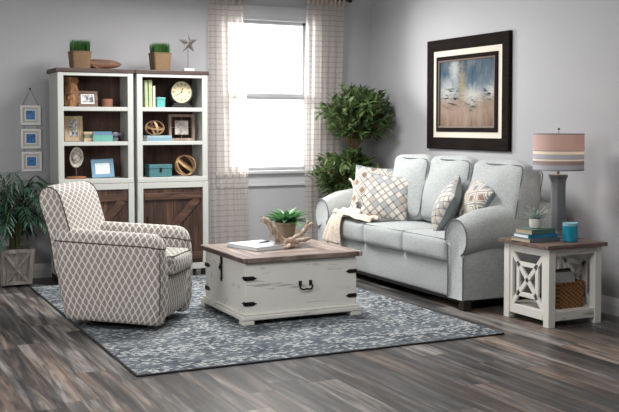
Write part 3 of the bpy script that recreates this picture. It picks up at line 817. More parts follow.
ringframe([(.108, 0), (.108, .024), (.180, .022), (.180, 0)], y0, y1, z0, z1).build('linen_liner', LINER, t)
ringframe([(.170, 0), (.170, .032), (.174, .036), (.204, .034), (.209, .030), (.209, 0)], y0, y1, z0, z1).build('inner_frame', FRAME, t, bevel=.002)
ringframe([(.209, 0), (.209, .036), (.224, .032), (.224, 0)], y0, y1, z0, z1).build('fillet', BRONZE, t)
def m_art():
    q = NT('abstract_canvas'); u, v, _ = q.sep(q.co('UV'))
    nn = q.noise(q.co('UV'), 3.2, 5., .6, 1.2); nf = q.noise(q.map(q.co('UV'), (7, 1.4, 1)), 1.6, 4., .6, .6)
    vv = q.math('ADD', v, q.math('MULTIPLY', q.math('SUBTRACT', nf, .5), .20))
    base = q.ramp(vv, [(0., rgb(150, 122, 102)), (.22, rgb(178, 152, 132)), (.36, rgb(164, 142, 124)), (.47, rgb(150, 152, 150)), (.60, rgb(96, 124, 142)), (.80, rgb(44, 88, 116)), (1., rgb(70, 96, 114))])
    base = q.mix(q.math('MULTIPLY', nn, .5), base, q.ramp(nf, [(.35, rgb(56, 64, 76)), (.65, rgb(188, 180, 170))]))
    def burst(cx, cy, rx, ry, st):
        dx = q.math('DIVIDE', q.math('SUBTRACT', u, cx), rx); dy = q.math('DIVIDE', q.math('SUBTRACT', v, cy), ry)
        ang = q.math('ARCTAN2', dy, dx)
        ray = q.noise(q.comb(q.math('MULTIPLY', ang, 3.2), cx * 10, 0.), 2.2, 4., .7)
        d = q.math('SQRT', q.math('ADD', q.math('MULTIPLY', dx, dx), q.math('MULTIPLY', dy, dy)))
        d = q.math('ADD', d, q.math('MULTIPLY', q.math('SUBTRACT', ray, .5), 1.5))
        d = q.math('ADD', d, q.math('MULTIPLY', q.math('SUBTRACT', q.noise(q.co('UV'), 7., 5., .7, 1.), .5), 1.2))
        return q.math('MULTIPLY', q.ramp(d, [(.1, 1.), (1.05, 0.)]), st)
    white = q.math('MAXIMUM', q.math('MAXIMUM', burst(.28, .84, .13, .42, .6), burst(.62, .47, .24, .18, .62)), q.math('MAXIMUM', burst(.14, .56, .22, .24, .6), burst(.95, .52, .15, .16, .6)))
    white = q.math('MULTIPLY', white, q.math('GREATER_THAN', 2., 1.))
    col = q.mix(white, base, rgb(232, 232, 226))
    warm = burst(.42, .66, .09, .34, .6); col = q.mix(warm, col, rgb(196, 168, 108))
    def strokes(cx, cy, s, th, seed):
        vec = q.map(q.co('UV'), (1, 1, 1), (-cx, -cy, 0)); vec = q.map(vec, (7, 26, 1), rot=(0, 0, R(th)))
        g = q.noise(vec, 1., 3., .6, .5)
        dx = q.math('SUBTRACT', u, cx); dy = q.math('SUBTRACT', v, cy)
        d = q.math('SQRT', q.math('ADD', q.math('MULTIPLY', dx, dx), q.math('MULTIPLY', dy, dy)))
        return q.math('MULTIPLY', q.ramp(g, [(.52, 0.), (.56, 1.)]), q.ramp(q.math('DIVIDE', d, s), [(.4, 1.), (1., 0.)]))
    dark = q.math('MAXIMUM', strokes(.22, .44, .22, -32, 1), strokes(.90, .50, .15, 30, 2))
    col = q.mix(dark, col, rgb(44, 44, 50))
    dk2 = strokes(.60, .32, .15, 12, 4); col = q.mix(dk2, col, rgb(58, 98, 104))
    return q.bsdf(q.mix(1., col, rgb(205, 205, 205), 'MULTIPLY'), .8, spec=.1, normal=q.bump(nf, .2, .003))
b = MB(); cy0, cy1, cz0, cz1 = y0 + .222, y1 - .222, z0 + .222, z1 - .222
xx = PX - .020
b.world = True
b.add([(xx, cy1, cz0), (xx, cy0, cz0), (xx, cy0, cz1), (xx, cy1, cz1), (PX - .004, cy1, cz0), (PX - .004, cy0, cz0), (PX - .004, cy0, cz1), (PX - .004, cy1, cz1)],
      [(0, 1, 2, 3), (5, 4, 7, 6), (4, 5, 1, 0), (3, 2, 6, 7), (4, 0, 3, 7), (1, 5, 6, 2)],
      [[(0, 0), (1, 0), (1, 1), (0, 1)], [(1, 0), (0, 0), (0, 1), (1, 1)]] + [[(0, 0)] * 4] * 4)
b.build('canvas', m_art(), t)

# ------------------------------------------------------------------ plants
def leaf_blade(b, p, d, nrm, L, w, fold=.15, curl=.12, tip=1.):
    """pointed folded leaf from p along d"""
    d = d.normalized(); s = d.cross(nrm)
    if s.length < 1e-3: s = d.cross(Vector((1, .2, 0)))
    s.normalize(); n = s.cross(d).normalized()
    c = lambda t_: p + d * (L * t_) - n * (curl * L * t_ * t_)
    up = n * (fold * w)
    m1, m2 = c(.35), c(.7)
    vs = [p, m1 - s * w * .5 + up, m1, m1 + s * w * .5 + up, m2 - s * w * .38 * tip + up * .8, m2, m2 + s * w * .38 * tip + up * .8, c(1.)]
    b.add(vs, [(0, 2, 1), (0, 3, 2), (1, 2, 5, 4), (2, 3, 6, 5), (4, 5, 7), (5, 6, 7)])

t = thing('ficus_tree', 'tall leafy artificial ficus tree in the corner behind the sofa', 'tree', (4.95, 9.12, 0))
b = MB(); b.lathe([(.11, 0), (.15, .02), (.17, .28), (.175, .30), (.16, .30), (.155, .27)], 32); b.build('pot', m_plain('dark_pot', rgb(58, 50, 46), .6, .15), t, smooth=True)
MB().lathe([(.156, .24), (.155, .27), (.02, .275)], 24).build('soil', SOIL, t)
b = MB()
for k in range(3):
    a0 = k * 2 * PI / 3
    b.tube([(.020 * math.cos(a0 + z * 7), .020 * math.sin(a0 + z * 7), z) for z in [.25 + 1.15 * i / 40 for i in range(41)]], [.017 - .005 * i / 40 for i in range(41)], 8)
b.build('trunk', BARK, t, smooth=True)
rnd = random.Random(11); lv = MB(); br = MB()
tips = []
def crown(c, rad, nb, zbase):
    for i in range(nb):
        while True:
            q = Vector((rnd.uniform(-1, 1), rnd.uniform(-1, 1), rnd.uniform(-1, 1)))
            if .30 < q.length < 1: break
        e = Vector((c[0] + q.x * rad[0], c[1] + q.y * rad[1], c[2] + q.z * rad[2]))
        e.x = min(e.x, .40); e.y = min(e.y, .32)
        s0 = Vector((0, 0, min(e.z - .10, zbase + rnd.uniform(-.1, .25))))
        mid = s0.lerp(e, .55) + Vector((rnd.uniform(-.03, .03), rnd.uniform(-.03, .03), .04))
        P = spline([s0, mid, e], 5); br.tube(P, [.005 - .0035 * k / (len(P) - 1) for k in range(len(P))], 5)
        od = (e - s0).normalized()
        for k in range(9):
            pos = P[min(len(P) - 1, int(len(P) * (.45 + .55 * k / 9)))] + Vector((rnd.uniform(-.02, .02),) * 3)
            d = (od * .7 + Vector((rnd.uniform(-1, 1), rnd.uniform(-1, 1), rnd.uniform(-.7, .75)))).normalized()
            L = rnd.uniform(.075, .12)
            if pos.x + d.x * L > .43: d.x = -abs(d.x)
            if pos.y + d.y * L > .36: d.y = -abs(d.y)
            leaf_blade(lv, pos, d, Vector((rnd.uniform(-.4, .4), rnd.uniform(-.4, .4), 1)), L, L * .46, tip=.9)
crown((.06, -.04, 1.59), (.45, .34, .30), 190, 1.25)
crown((-.05, .02, .95), (.38, .26, .26), 140, .70)
br.build('branches', BARK, t, smooth=True); lv.build('foliage', LEAF, t)

# palm in square planter
t = thing('palm_plant', 'dark green palm in a grey wooden planter with X braces at the left', 'potted plant', (1.455, 9.16, 0))
b = MB()
hb, ht, H = .118, .148, .345
b.loft([[(sx * s, sy * s, z) for sx, sy in ((-1, -1), (1, -1), (1, 1), (-1, 1))] for s, z in ((hb, .02), (ht, H), (ht - .02, H), (ht - .022, H - .05))]); b.build('planter', GREYWOOD, t, bevel=.003)
b = MB()
for k in range(4):
    M = Matrix.Rotation(k * PI / 2, 4, 'Z')
    def fp(u_, v_, o=.008):   # u -1..1 , v 0..1 on the face
        s = hb + (ht - hb) * v_; return M @ Vector((u_ * s, -s - o, .02 + (H - .02) * v_))
    up = M @ Vector((0, -1, 0))
    for a_, c_ in (((-1, .05), (1, .05)), ((-1, .94), (1, .94)), ((-.9, 0), (-.9, 1)), ((.9, 0), (.9, 1)), ((-.8, .08), (.8, .92)), ((-.8, .92), (.8, .08))):
        b.bar(fp(*a_), fp(*c_), .030, .014, up=up)
b.build('brace', GREYWOOD, t, bevel=.002)
MB().box(-.125, .125, -.125, .125, H - .05, H - .03).build('soil', SOIL, t)
rnd = random.Random(5); st = MB(); fl = MB()
fronds = []
for i in range(27):
    az = i * 2.399 + rnd.uniform(-.3, .3); reach = rnd.uniform(.13, .38); top = rnd.uniform(.62, 1.16) - .35 * reach
    if math.sin(az) > .35: reach = min(reach, .22)
    fronds.append((az, reach, top))
fronds += [(-.45, .47, .93), (-1.0, .44, .80), (-.7, .40, .70), (-1.9, .36, .70), (PI + .5, .42, .95), (-.5, .40, .82), (-1.4, .36, .74), (-2.4, .34, .76), (-.25, .30, 1.0)]
for az, reach, top in fronds:
    dx, dy = math.cos(az), math.sin(az)
    r0 = rnd.uniform(0, .05)
    P = spline([(dx * r0, dy * r0, H - .04), (dx * reach * .22, dy * reach * .22, H + (top - H) * .62), (dx * reach * .6, dy * reach * .6, top), (dx * reach * 1.12, dy * reach * 1.12, top - .02 - .28 * reach)], 8)
    m = len(P); st.tube(P, [.0055 - .004 * k / (m - 1) for k in range(m)], 5)
    for k in range(7, m):
        d = (P[min(k + 1, m - 1)] - P[max(k - 1, 0)]).normalized(); side = d.cross(Vector((0, 0, 1))).normalized()
        for s in (-1, 1):
            for rep in range(1):
                L = rnd.uniform(.10, .17) * (1 - .3 * (k - 7) / (m - 7))
                ld = (d * .75 + side * s * rnd.uniform(.6, 1.) + Vector((0, 0, rnd.uniform(-.35, .05)))).normalized()
                if (P[k] + ld * L).y > .31: ld.y = -abs(ld.y) * .3
                if (P[k] + ld * L).x > .345 and P[k].y > -.24: ld = Vector((-.2, -1, -.5)).normalized()
                leaf_blade(fl, P[k], ld, Vector((0, 0, 1)), L, .017, curl=.25, tip=1.)
    leaf_blade(fl, P[-1], (P[-1] - P[-3]), Vector((0, 0, 1)), .13, .018, curl=.3)
st.build('stems', m_plain('palm_stem', rgb(86, 92, 52), .6, .2), t, smooth=True); fl.build('fronds', PALML, t)

# ------------------------------------------------------------------ trunk coffee table
CX0, CX1, CY0, CY1 = 2.657, 3.575, 6.51, 7.36
t = thing('trunk_table', 'square white distressed storage trunk with brown plank lid on the rug', 'coffee table', ((CX0 + CX1) / 2, (CY0 + CY1) / 2, RZ))
def m_lid():
    q = NT('trunk_lid_wood'); x, y, z = q.sep(q.co())
    # square parquet of boards: border boards plus inner diagonal quarters
    ax, ay = q.math('ABSOLUTE', x), q.math('ABSOLUTE', y)
    horiz = q.math('GREATER_THAN', ay, ax)
    u = q.math('ADD', q.math('MULTIPLY', horiz, y), q.math('MULTIPLY', q.math('SUBTRACT', 1., horiz), x))
    v = q.math('ADD', q.math('MULTIPLY', horiz, x), q.math('MULTIPLY', q.math('SUBTRACT', 1., horiz), y))
    cell = q.math('FLOOR', q.math('DIVIDE', q.math('ADD', u, 5.), .085))
    h = q.white(q.comb(cell, horiz, 0.))
    g = q.noise(q.comb(q.math('MULTIPLY', u, 14.), q.math('ADD', v, q.math('MULTIPLY', h, 9.)), 0.), 2.6, 5., .6, .6)
    f = q.math('ADD', g, q.math('MULTIPLY', q.math('SUBTRACT', h, .5), .22))
    col = q.ramp(f, [(.3, rgb(92, 76, 70)), (.5, rgb(136, 119, 111)), (.7, rgb(184, 170, 160))])
    fr = q.math('ABSOLUTE', q.math('SUBTRACT', q.math('FRACT', q.math('DIVIDE', q.math('ADD', u, 5.), .085)), .5))
    e = q.math('MAXIMUM', q.math('GREATER_THAN', fr, .475), q.math('LESS_THAN', q.math('ABSOLUTE', q.math('SUBTRACT', ax, ay)), .003))
    return q.bsdf(q.mix(q.math('MULTIPLY', e, .6), col, rgb(50, 38, 33)), .45, normal=q.bump(q.math('SUBTRACT', g, e), .3, .003))
W().box(CX0, CX1, CY0, CY1, .085, .462).build('body', WHITE_H, t, bevel=.005)
b = W(); b.box(CX0 - .035, CX1 + .035, CY0 - .035, CY1 + .035, .047, .080); b.box(CX0 - .022, CX1 + .022, CY0 - .022, CY1 + .022, .080, .096); b.build('plinth', WHITE_H, t, bevel=.008)
for x in (CX0 - .030, CX1 - .06):
    for y in (CY0 - .030, CY1 - .06): W().box(x, x + .09, y, y + .09, RZ + .001, .047).build('foot', WHITE, t, bevel=.006)
W().box(CX0 - .035, CX1 + .035, CY0 - .035, CY1 + .035, .468, .506).build('lid', m_lid(), t, bevel=.007)
W().box(CX0 + .004, CX1 - .004, CY0 + .004, CY1 - .004, .460, .470).build('lid_gap_strip', BLACK, t)  # thin black layer filling the gap between body and lid
def strap(mb, x, y, z, dx, dy, L=.095, h=.030):
    """iron strap lying on a face, pointed end; (dx,dy) direction, sticks out by normal"""
    nx, ny = (0, -1) if dy == 0 else (-1, 0)
    pr = [(0, -h / 2), (L * .72, -h / 2), (L * .80, -h * .28), (L, 0), (L * .80, h * .28), (L * .72, h / 2), (0, h / 2)]
    a = [(x + dx * p + nx * .006, y + dy * p + ny * .006, z + q) for p, q in pr]; c = [(x + dx * p - nx * .001, y + dy * p - ny * .001, z + q) for p, q in pr]
    mb.loft([c, a])
    for p in (.02, .055): mb.sphere((x + dx * p + nx * .006, y + dy * p + ny * .006, z), .005, 8)
for z in (.352, .165):
    b = W(); strap(b, CX0 - .006, CY0, z, 1, 0); strap(b, CX0, CY0 - .006, z, 0, 1, .05); b.build('corner_strap', IRON, t)
    b = W(); strap(b, CX1 + .001, CY0, z, -1, 0); b.build('corner_strap', IRON, t)
    b = W(); strap(b, CX0, CY1 + .001, z, 0, -1, .12); b.build('hinge_strap', IRON, t)
hasp = W(); hasp.box(CX0 - .012, CX0 - .001, 6.972, 6.998, .40, .462); hasp.box(CX0 - .018, CX0 - .008, 6.968, 7.002, .355, .405)
hasp.sphere((CX0 - .014, 6.985, .378), .016, 10); hasp.box(CX0 - .010, CX0 - .001, 6.975, 6.995, .285, .355); hasp.sphere((CX0 - .008, 6.985, .285), .013, 8, (.6, 1, 1.6)); hasp.build('hasp', IRON, t)
hx = 3.140
h_ = W().box(hx - .056, hx - .030, CY0 - .007, CY0, .268, .308).box(hx + .030, hx + .056, CY0 - .007, CY0, .268, .308).build('handle_plate', IRON, t, bevel=.003)
W().tube(spline([(hx - .043, CY0 - .010, .292), (hx - .050, CY0 - .022, .258), (hx - .025, CY0 - .026, .244), (hx, CY0 - .026, .248), (hx + .025, CY0 - .026, .244), (hx + .050, CY0 - .022, .258), (hx + .043, CY0 - .010, .292)], 4), .0065, 8).build('pull', IRON, h_, smooth=True)

ZT = .506
# album
t = thing('photo_album', 'closed pale blue-white album lying on the trunk lid', 'album', (2.985, 7.03, ZT), R(14))
MB().box(-.175, .175, -.20, .20, 0, .005).build('back_cover', m_plain('pale_blue_cover', rgb(178, 196, 208), .5, .04), t, bevel=.002)
MB().box(-.168, .168, -.193, .193, .005, .024).build('pages', PAPER, t)
MB().box(-.175, .175, -.20, .20, .024, .030).build('front_cover', m_plain('pearl_cover', rgb(206, 214, 222), .35, .06, 5.), t, bevel=.002)
t = thing('pen', 'slim dark pen lying on the album', 'pen', (3.05, 7.07, ZT + .030), R(30))
MB().tube([(-.07, 0, .005), (.055, 0, .005), (.07, 0, .005)], [.005, .005, .001], 8).build('barrel', m_plain('grey_metal', rgb(90, 90, 96), .3, .1, metal=.8), t, smooth=True)
MB().box(.0, .045, -.001, .001, .009, .011).build('clip', METAL, t)
# driftwood
t = thing('driftwood', 'forked piece of pale driftwood curling around the plant pot on the trunk', 'ornament', (3.205, 6.94, ZT))
def rough(P, rr, n=10, seed=0, M=None):
    P = spline(P, 6); m = len(P); out = []
    for i in range(m):
        k = i / (m - 1) * (len(rr) - 1); a = int(min(k, len(rr) - 2)); r = rr[a] + (rr[a + 1] - rr[a]) * (k - a)
        out.append(.86 * r * (1 + .22 * noise.noise(Vector((i * .7, seed, 0)))))
    b_ = MB(); b_.tube(P, out, n)
    b_.v = [v_ + noise.noise_vector(v_ * 34 + Vector((seed, 0, 0))) * .0075 for v_ in b_.v]; return b_
b = MB()
for P, rr, sd in (([(-.240, -.02, .235), (-.215, -.02, .222), (-.175, -.02, .190), (-.135, -.03, .125), (-.075, -.03, .065), (-.01, -.05, .035), (.03, -.06, .03)], [.020, .034, .030, .034, .028, .032, .018], 1),
                  ([(-.08, -.03, .03), (-.02, -.06, .055), (.05, -.05, .085), (.11, -.03, .12), (.16, -.02, .165), (.20, -.02, .180)], [.022, .032, .026, .022, .022, .012], 2),
                  ([(-.03, -.05, .04), (.05, -.09, .06), (.10, -.10, .065), (.14, -.09, .070)], [.028, .022, .018, .008], 3),
                  ([(-.14, .0, .02), (-.10, -.03, .03), (.0, -.08, .022), (.06, -.10, .012)], [.014, .024, .024, .008], 4),
                  ([(-.13, .02, .12), (-.09, .05, .06), (-.05, .08, .02)], [.022, .018, .010], 5),
                  ([(.155, -.02, .16), (.150, -.02, .20), (.155, -.01, .225)], [.013, .010, .004], 6), ([(-.15, -.02, .15), (-.175, -.05, .12), (-.19, -.06, .085)], [.018, .013, .006], 7), ([(.04, -.05, .08), (.06, -.03, .12), (.05, -.02, .15)], [.018, .012, .005], 8), ([(-.02, -.06, .03), (-.06, -.11, .02), (-.11, -.13, .012)], [.022, .016, .007], 9)):
    q = rough(P, rr, 10, sd); b.add(q.v, q.f, q.uv)
b.build('wood', DRIFT, t, smooth=True, angle=60)
# plant in pot
t = thing('potted_succulent', 'tan pot with bright green broad leaved rosette on the trunk', 'potted plant', (3.265, 7.13, ZT))
MB().lathe([(.052, 0), (.060, .004), (.082, .155), (.090, .160), (.090, .180), (.080, .180), (.076, .150)], 32).build('pot', m_plain('tan_ceramic', rgb(148, 128, 104), .6, .12), t, smooth=True)
MB().lathe([(.074, .14), (.074, .158), (.01, .16)], 20).build('soil', SOIL, t)
b = MB(); rnd = random.Random(4)
for i in range(30):
    a = i * 2.399; el = .38 + .80 * (i / 30) + rnd.uniform(-.08, .08); L = rnd.uniform(.20, .24) * (1.05 - .25 * i / 30)
    d = Vector((math.cos(a) * math.cos(el), math.sin(a) * math.cos(el), math.sin(el)))
    leaf_blade(b, Vector((math.cos(a) * .015, math.sin(a) * .015, .165)), d, Vector((0, 0, 1)), L, .056, fold=.25, curl=.42)
b.build('leaves', SUCC, t, smooth=True, angle=60)

# ------------------------------------------------------------------ swivel armchair
t = thing('swivel_armchair', 'taupe lattice patterned swivel armchair standing on the rug at the left', 'armchair', (1.945, 7.045, RZ), R(-37))
MB().lathe([(.27, 0), (.29, .006), (.29, .020), (.24, .030), (.06, .045), (.06, .075)], 40).build('swivel_base', BLACK, t, smooth=True)
hy = .370
# lower body with rounded front and inward curve at the bottom
def foot_ring(z, x0, x1, y, r): return [(px, py, z) for px, py in rrect(x0, x1, -y, y, r, 7)]
b = MB(); rings = []
for z, a0, a1, y in ((.060, -.34, .29, .28), (.064, -.362, .327, .30), (.085, -.370, .350, .31), (.13, -.380, .365, .31), (.20, -.394, .377, .31), (.30, -.412, .382, .31), (.375, -.424, .383, .31), (.385, -.41, .37, .30)):
    rings.append(foot_ring(z, a0, a1, y, .10))
b.loft(rings); b.build('body', OGEE, t, smooth=True, angle=60)
def arm(s):
    b = MB(); th = .175; rings = []
    for z, xa, xb, ins in ((.060, -.345, .30, .045), (.064, -.368, .337, .020), (.085, -.376, .360, .010), (.13, -.386, .375, .005), (.20, -.402, .387, .002), (.30, -.420, .392, 0), (.45, -.434, .393, 0), (.56, -.445, .388, 0), (.620, -.450, .378, 0), (.655, -.448, .370, .010), (.683, -.440, .356, .030), (.698, -.424, .334, .052), (.704, -.404, .304, .072)):
        y1 = hy - ins * .9; y0 = hy - th + (ins * .8 if z > .5 else 0)
        rr = min(.085, (y1 - y0) / 2 - .002)
        ring = [(px, s * py, z - .042 * max(0, (px - .08) / .3)**2 + .012 * max(0, (-.1 - px) / .4)) for px, py in rrect(xa, xb, y0, y1, rr, 7)]
        if s < 0: ring.reverse()
        rings.append(ring)
    b.loft(rings, caps=(True, True)); o = b.build('arm', OGEE, t, smooth=True, angle=75)
    w_ = MB(); P = []
    for px, py in rrect(-.450, .378, hy - th - .002, hy + .002, .085, 7):
        P.append((px, s * py, .623 - .042 * max(0, (px - .08) / .3)**2 + .012 * max(0, (-.1 - px) / .4)))
    k = len(P)
    w_.tube(P, .0045, 6, closed=True); w_.build('welt', WELT, o, smooth=True)
    w_ = MB(); w_.tube([(.358 + .012 * min(1, z * 3), s * (hy - .020 + .012 * min(1, z * 3)) , z) for z in [.12 + .45 * i / 8 for i in range(9)]], .0035, 6); w_.build('seam', WELT, o, smooth=True)
arm(-1); arm(1)
# back: closed side profile swept across the width, full rounded ends
prof = spline([(-.30, .34), (-.42, .36), (-.455, .52), (-.478, .66), (-.520, .80), (-.555, .90), (-.552, .975), (-.51, 1.015), (-.45, 1.01), (-.40, .96), (-.365, .86), (-.33, .74), (-.29, .60), (-.26, .46), (-.25, .37)], 3, closed=True)
pc = (-.40, .69)
b = MB(); rings = []
Wb = .325
for y, k in ((-Wb, .86), (-Wb - .002, .93), (-Wb + .004, .975), (-Wb + .022, 1.), (-.24, 1.01), (-.12, 1.02), (0, 1.024), (.12, 1.02), (.24, 1.01), (Wb - .022, 1.), (Wb - .004, .975), (Wb + .002, .93), (Wb, .86)):
    rings.append([(pc[0] + (p.x - pc[0]) * k, y, pc[1] + (p.y - pc[1]) * k) for p in prof])
b.loft(rings); bo = b.build('back', OGEE, t, smooth=True, angle=75)
for s in (-1, 1):
    P = [(pc[0] + (p.x - pc[0]) * .985, s * (Wb + .001), pc[1] + (p.y - pc[1]) * .985) for p in prof]
    w_ = MB(); w_.tube(P, .0045, 6, closed=True); w_.build('welt', WELT, bo, smooth=True)
b = MB(); cushion(b, (.09, 0, .450), (.325, .225, .080), .045, (.02, .0, .020), 8); c_ = b.build('seat_cushion', OGEE, t, smooth='all')
w_ = MB(); welt(w_, (.09, 0, .450), (.332, .225, .08), .045, .066, .0045); welt(w_, (.09, 0, .450), (.332, .225, .08), .045, -.066, .0045); w_.build('welt', WELT, c_, smooth=True)

# ------------------------------------------------------------------ sofa
SX0, SX1, SY0, SY1 = 4.41, 5.32, 6.29, 8.86
t = thing('sofa', 'pale grey-blue three seat rolled arm sofa along the right wall', 'sofa', (4.86, 7.57, 0))
for x in (SX0 + .01, SX1 - .09):
    for y in (SY0 + .0, SY1 - .08): W().box(x, x + .075, y, y + .075, 0, .09).build('leg', DARKLEG, t, bevel=.005)
W().box(SX0 + .03, SX1 - .03, SY0 + .03, SY1 - .03, .06, .085).build('underside', BLACK, t)
b = W(); cushion(b, (4.845, 7.575, .225), (.415, 1.10, .145), .025, (0, 0, 0), 6); b.build('base_rail', SOFA, t, smooth='all')
b = W(); cushion(b, (5.19, 7.575, .50), (.115, 1.20, .41), .07, (0, 0, .0), 8); b.build('back_frame', SOFA, t, smooth='all')
def sofa_arm(s):
    yo = SY0 if s < 0 else SY1      # outer plane
    b = W(); rings = []; front = None
    stations = [(SX0 + .016, .70, .118, .85), (SX0 + .004, .72, .142, .96), (SX0, .722, .150, 1.), (4.46, .738, .155, 1.), (4.52, .765, .160, 1.), (4.60, .792, .165, 1.), (4.75, .815, .172, 1.), (4.95, .832, .180, 1.), (5.15, .840, .185, 1.), (5.28, .835, .178, 1.), (5.31, .82, .165, .95)]
    for x, zt, r, sc in stations:
        zc = zt - r; base = yo + .10 * (-s) ; P = []
        # profile in (w, z): w positive = outwards
        pts = [(-.11, .085), (-.11, .30), (-.115, zc - .06)]
        cen = (.0 + (r - .15) * .9 + (.05 if 5.1 < x < 5.2 else .085 if x > 5.2 else 0.), zc)
        for k in range(17):
            a = R(205 - k * (205 + 62) / 16); pts.append((cen[0] + r * math.cos(a), cen[1] + r * math.sin(a)))
        pts += [(.100, zc - r * .98), (.098, .30), (.098, .085)]
        ce = (0, .45)
        P = [(x, base + s * (ce[0] + (w - ce[0]) * sc), ce[1] + (z - ce[1]) * sc if z > .1 else z + (1 - sc) * .1) for w, z in pts]
        if s > 0: P.reverse()
        rings.append(P)
        if abs(x - SX0) < 1e-6: front = P
    b.loft(rings); o = b.build('arm', SOFA, t, smooth=True, angle=60)
    w_ = W(); w_.tube([(SX0 - .001, p[1], p[2]) for p in front], .0055, 6); w_.build('piping', SOFAW, o, smooth=True)
sofa_arm(-1); sofa_arm(1)
for k in range(3):
    yc = 6.855 + .690 * k; cc = (4.71, yc, .462); hh = (.315, .343, .097)
    b = W(); cushion(b, cc, hh, .040, (.018, 0, .022), 9, wob=.004); o = b.build('seat_cushion', SOFA, t, smooth='all')
    w_ = W(); welt(w_, cc, (hh[0], hh[1], hh[2]), .04, .086, .005); welt(w_, cc, hh, .04, -.086, .005); w_.build('piping', SOFAW, o, smooth=True)
for k, (yc, hw, zc) in enumerate(((6.56, .365, .855), (7.255, .335, .870), (7.905, .318, .865))):
    M = Matrix.Translation((4.985, yc, zc)) @ Matrix.Rotation(R(12), 4, 'Y')
    b = MB(M); b.world = True
    cushion(b, (0, 0, 0), (.115, hw, .285), .06, (.085, .012, .045), 10, wob=.022, taper=.05); o = b.build('back_cushion', SOFA, t, smooth='all')
    w_ = MB(M); w_.world = True
    for sx in (-.103, .103):
        w_.tube([(sx, y * (1 - .05 * (z + .285) / .57), z) for y, z in spline([(y, z, 0) for y, z in rrect(-hw + .012, hw - .012, -.272, .272, .055, 4)], 1, closed=True) and [(p[0], p[1]) for p in rrect(-hw + .012, hw - .012, -.272, .272, .055, 4)]], .005, 6, closed=True)
    w_.build('piping', SOFAW, o, smooth=True)

def pillow(label, c, nrm, roll, w, h, th, front, name='throw_pillow', group='patterned throw pillows on the sofa'):
    n = Vector(nrm).normalized(); upv = Vector((0, 0, 1)); x = upv.cross(n).normalized(); y = n.cross(x)
    M = Matrix((x, y, n)).transposed().to_4x4(); M = Matrix.Translation(c) @ M @ Matrix.Rotation(R(roll), 4, 'Z')
    t = thing(name, label, 'pillow', c, 0, group); t.rotation_euler = M.to_euler()
    N_ = 18
    def P(i, j, s):
        u = math.sin((i / N_ * 2 - 1) * PI / 2); v = math.sin((j / N_ * 2 - 1) * PI / 2)
        T = th * ((1 - u * u) * (1 - v * v)) ** .42
        return (w / 2 * u * (1 - .085 * (1 - v * v)), h / 2 * v * (1 - .085 * (1 - u * u)), s * T + .006 * noise.noise(Vector((u * 2.2, v * 2.2, c[1] * 5)))), ((u + 1) / 2, (v + 1) / 2)
    for s, nm, mt_ in ((1, 'front', front), (-1, 'back', PILBACK)):
        vs = []; uvs = []; fs = []
        for j in range(N_ + 1):
            for i in range(N_ + 1): p, q = P(i, j, s); vs.append(p); uvs.append(q)
        for j in range(N_):
            for i in range(N_):
                a = j * (N_ + 1) + i; f = (a, a + 1, a + N_ + 2, a + N_ + 1); fs.append(f if s > 0 else tuple(reversed(f)))
        b = MB(); b.add(vs, fs, [[uvs[k] for k in f] for f in fs]); b.build(nm, mt_, t, smooth='all')
    E_ = [P(i, 0, 0)[0] for i in range(N_)] + [P(N_, j, 0)[0] for j in range(N_)] + [P(N_ - i, N_, 0)[0] for i in range(N_)] + [P(0, N_ - j, 0)[0] for j in range(N_)]
    MB().tube(E_, .006, 6, closed=True).build('piping', PILBACK, t, smooth=True)
    return t
pillow('large diamond patterned throw pillow standing behind the lattice one by the blanket', (4.80, 8.34, .815), (-.72, -.62, .30), -3, .50, .50, .095, DIAM2)
pillow('small lattice patterned throw pillow in front, leaning on the diamond one by the blanket', (4.66, 7.90, .790), (-.62, -.70, .34), -6, .46, .44, .085, DIAM)
pillow('lattice patterned throw pillow seen edge-on against the middle back cushion', (4.69, 6.93, .785), (-.86, .52, .46), -24, .42, .41, .10, DIAM)
pillow('diamond patterned throw pillow tucked between near sofa arm and back cushion', (4.84, 6.71, .815), (-.90, .36, .50), -24, .50, .48, .11, DIAM2)

# throw blanket
BLK = m_fabric('cream_knit', rgb(214, 200, 184), 90., .14, .4, .6)
t = thing('throw_blanket', 'cream knit throw blanket draped over the far sofa arm and seat', 'blanket', (4.55, 8.50, .60))
path = spline([(5.00, 8.84, .86), (4.93, 8.78, .885), (4.84, 8.68, .875), (4.75, 8.57, .79), (4.68, 8.48, .68), (4.60, 8.41, .615), (4.50, 8.36, .603), (4.41, 8.36, .590), (4.370, 8.37, .52), (4.352, 8.38, .42), (4.345, 8.38, .33)], 5)
rings = []; m = len(path); NW = 26
for i, p in enumerate(path):
    k = i / (m - 1); tdir = (path[min(i + 1, m - 1)] - path[max(i - 1, 0)]).normalized()
    wdir = Vector((.62 - .55 * k, .40 + .55 * k, 0)) if k > .4 else Vector((1, -.35, 0)).lerp(Vector((.4, .62, 0)), k / .4)
    wdir.normalize(); nr = tdir.cross(wdir).normalized()
    if nr.z < 0 and k < .6: nr = -nr
    if k >= .6 and nr.x > 0: nr = -nr
    hw = .20 - .03 * math.sin(k * PI) - .03 * k; row = []
    for j in range(NW + 1):
        s_ = j / NW * 2 - 1
        wav = .016 * math.sin(s_ * 11 + k * 3) + .012 * noise.noise(Vector((s_ * 3, k * 8, 2)))
        row.append(p + wdir * (hw * s_ + .012 * math.sin(k * 13 + s_)) + nr * (.020 + wav))
    rings.append(row)
b = W(); b.loft(rings, closed=False); b.build('cloth', BLK, t, smooth='all', solid=.012)
path2 = spline([(4.50, 8.46, .63), (4.49, 8.30, .625), (4.475, 8.12, .612), (4.48, 7.96, .600), (4.52, 7.84, .592)], 6); r2 = []
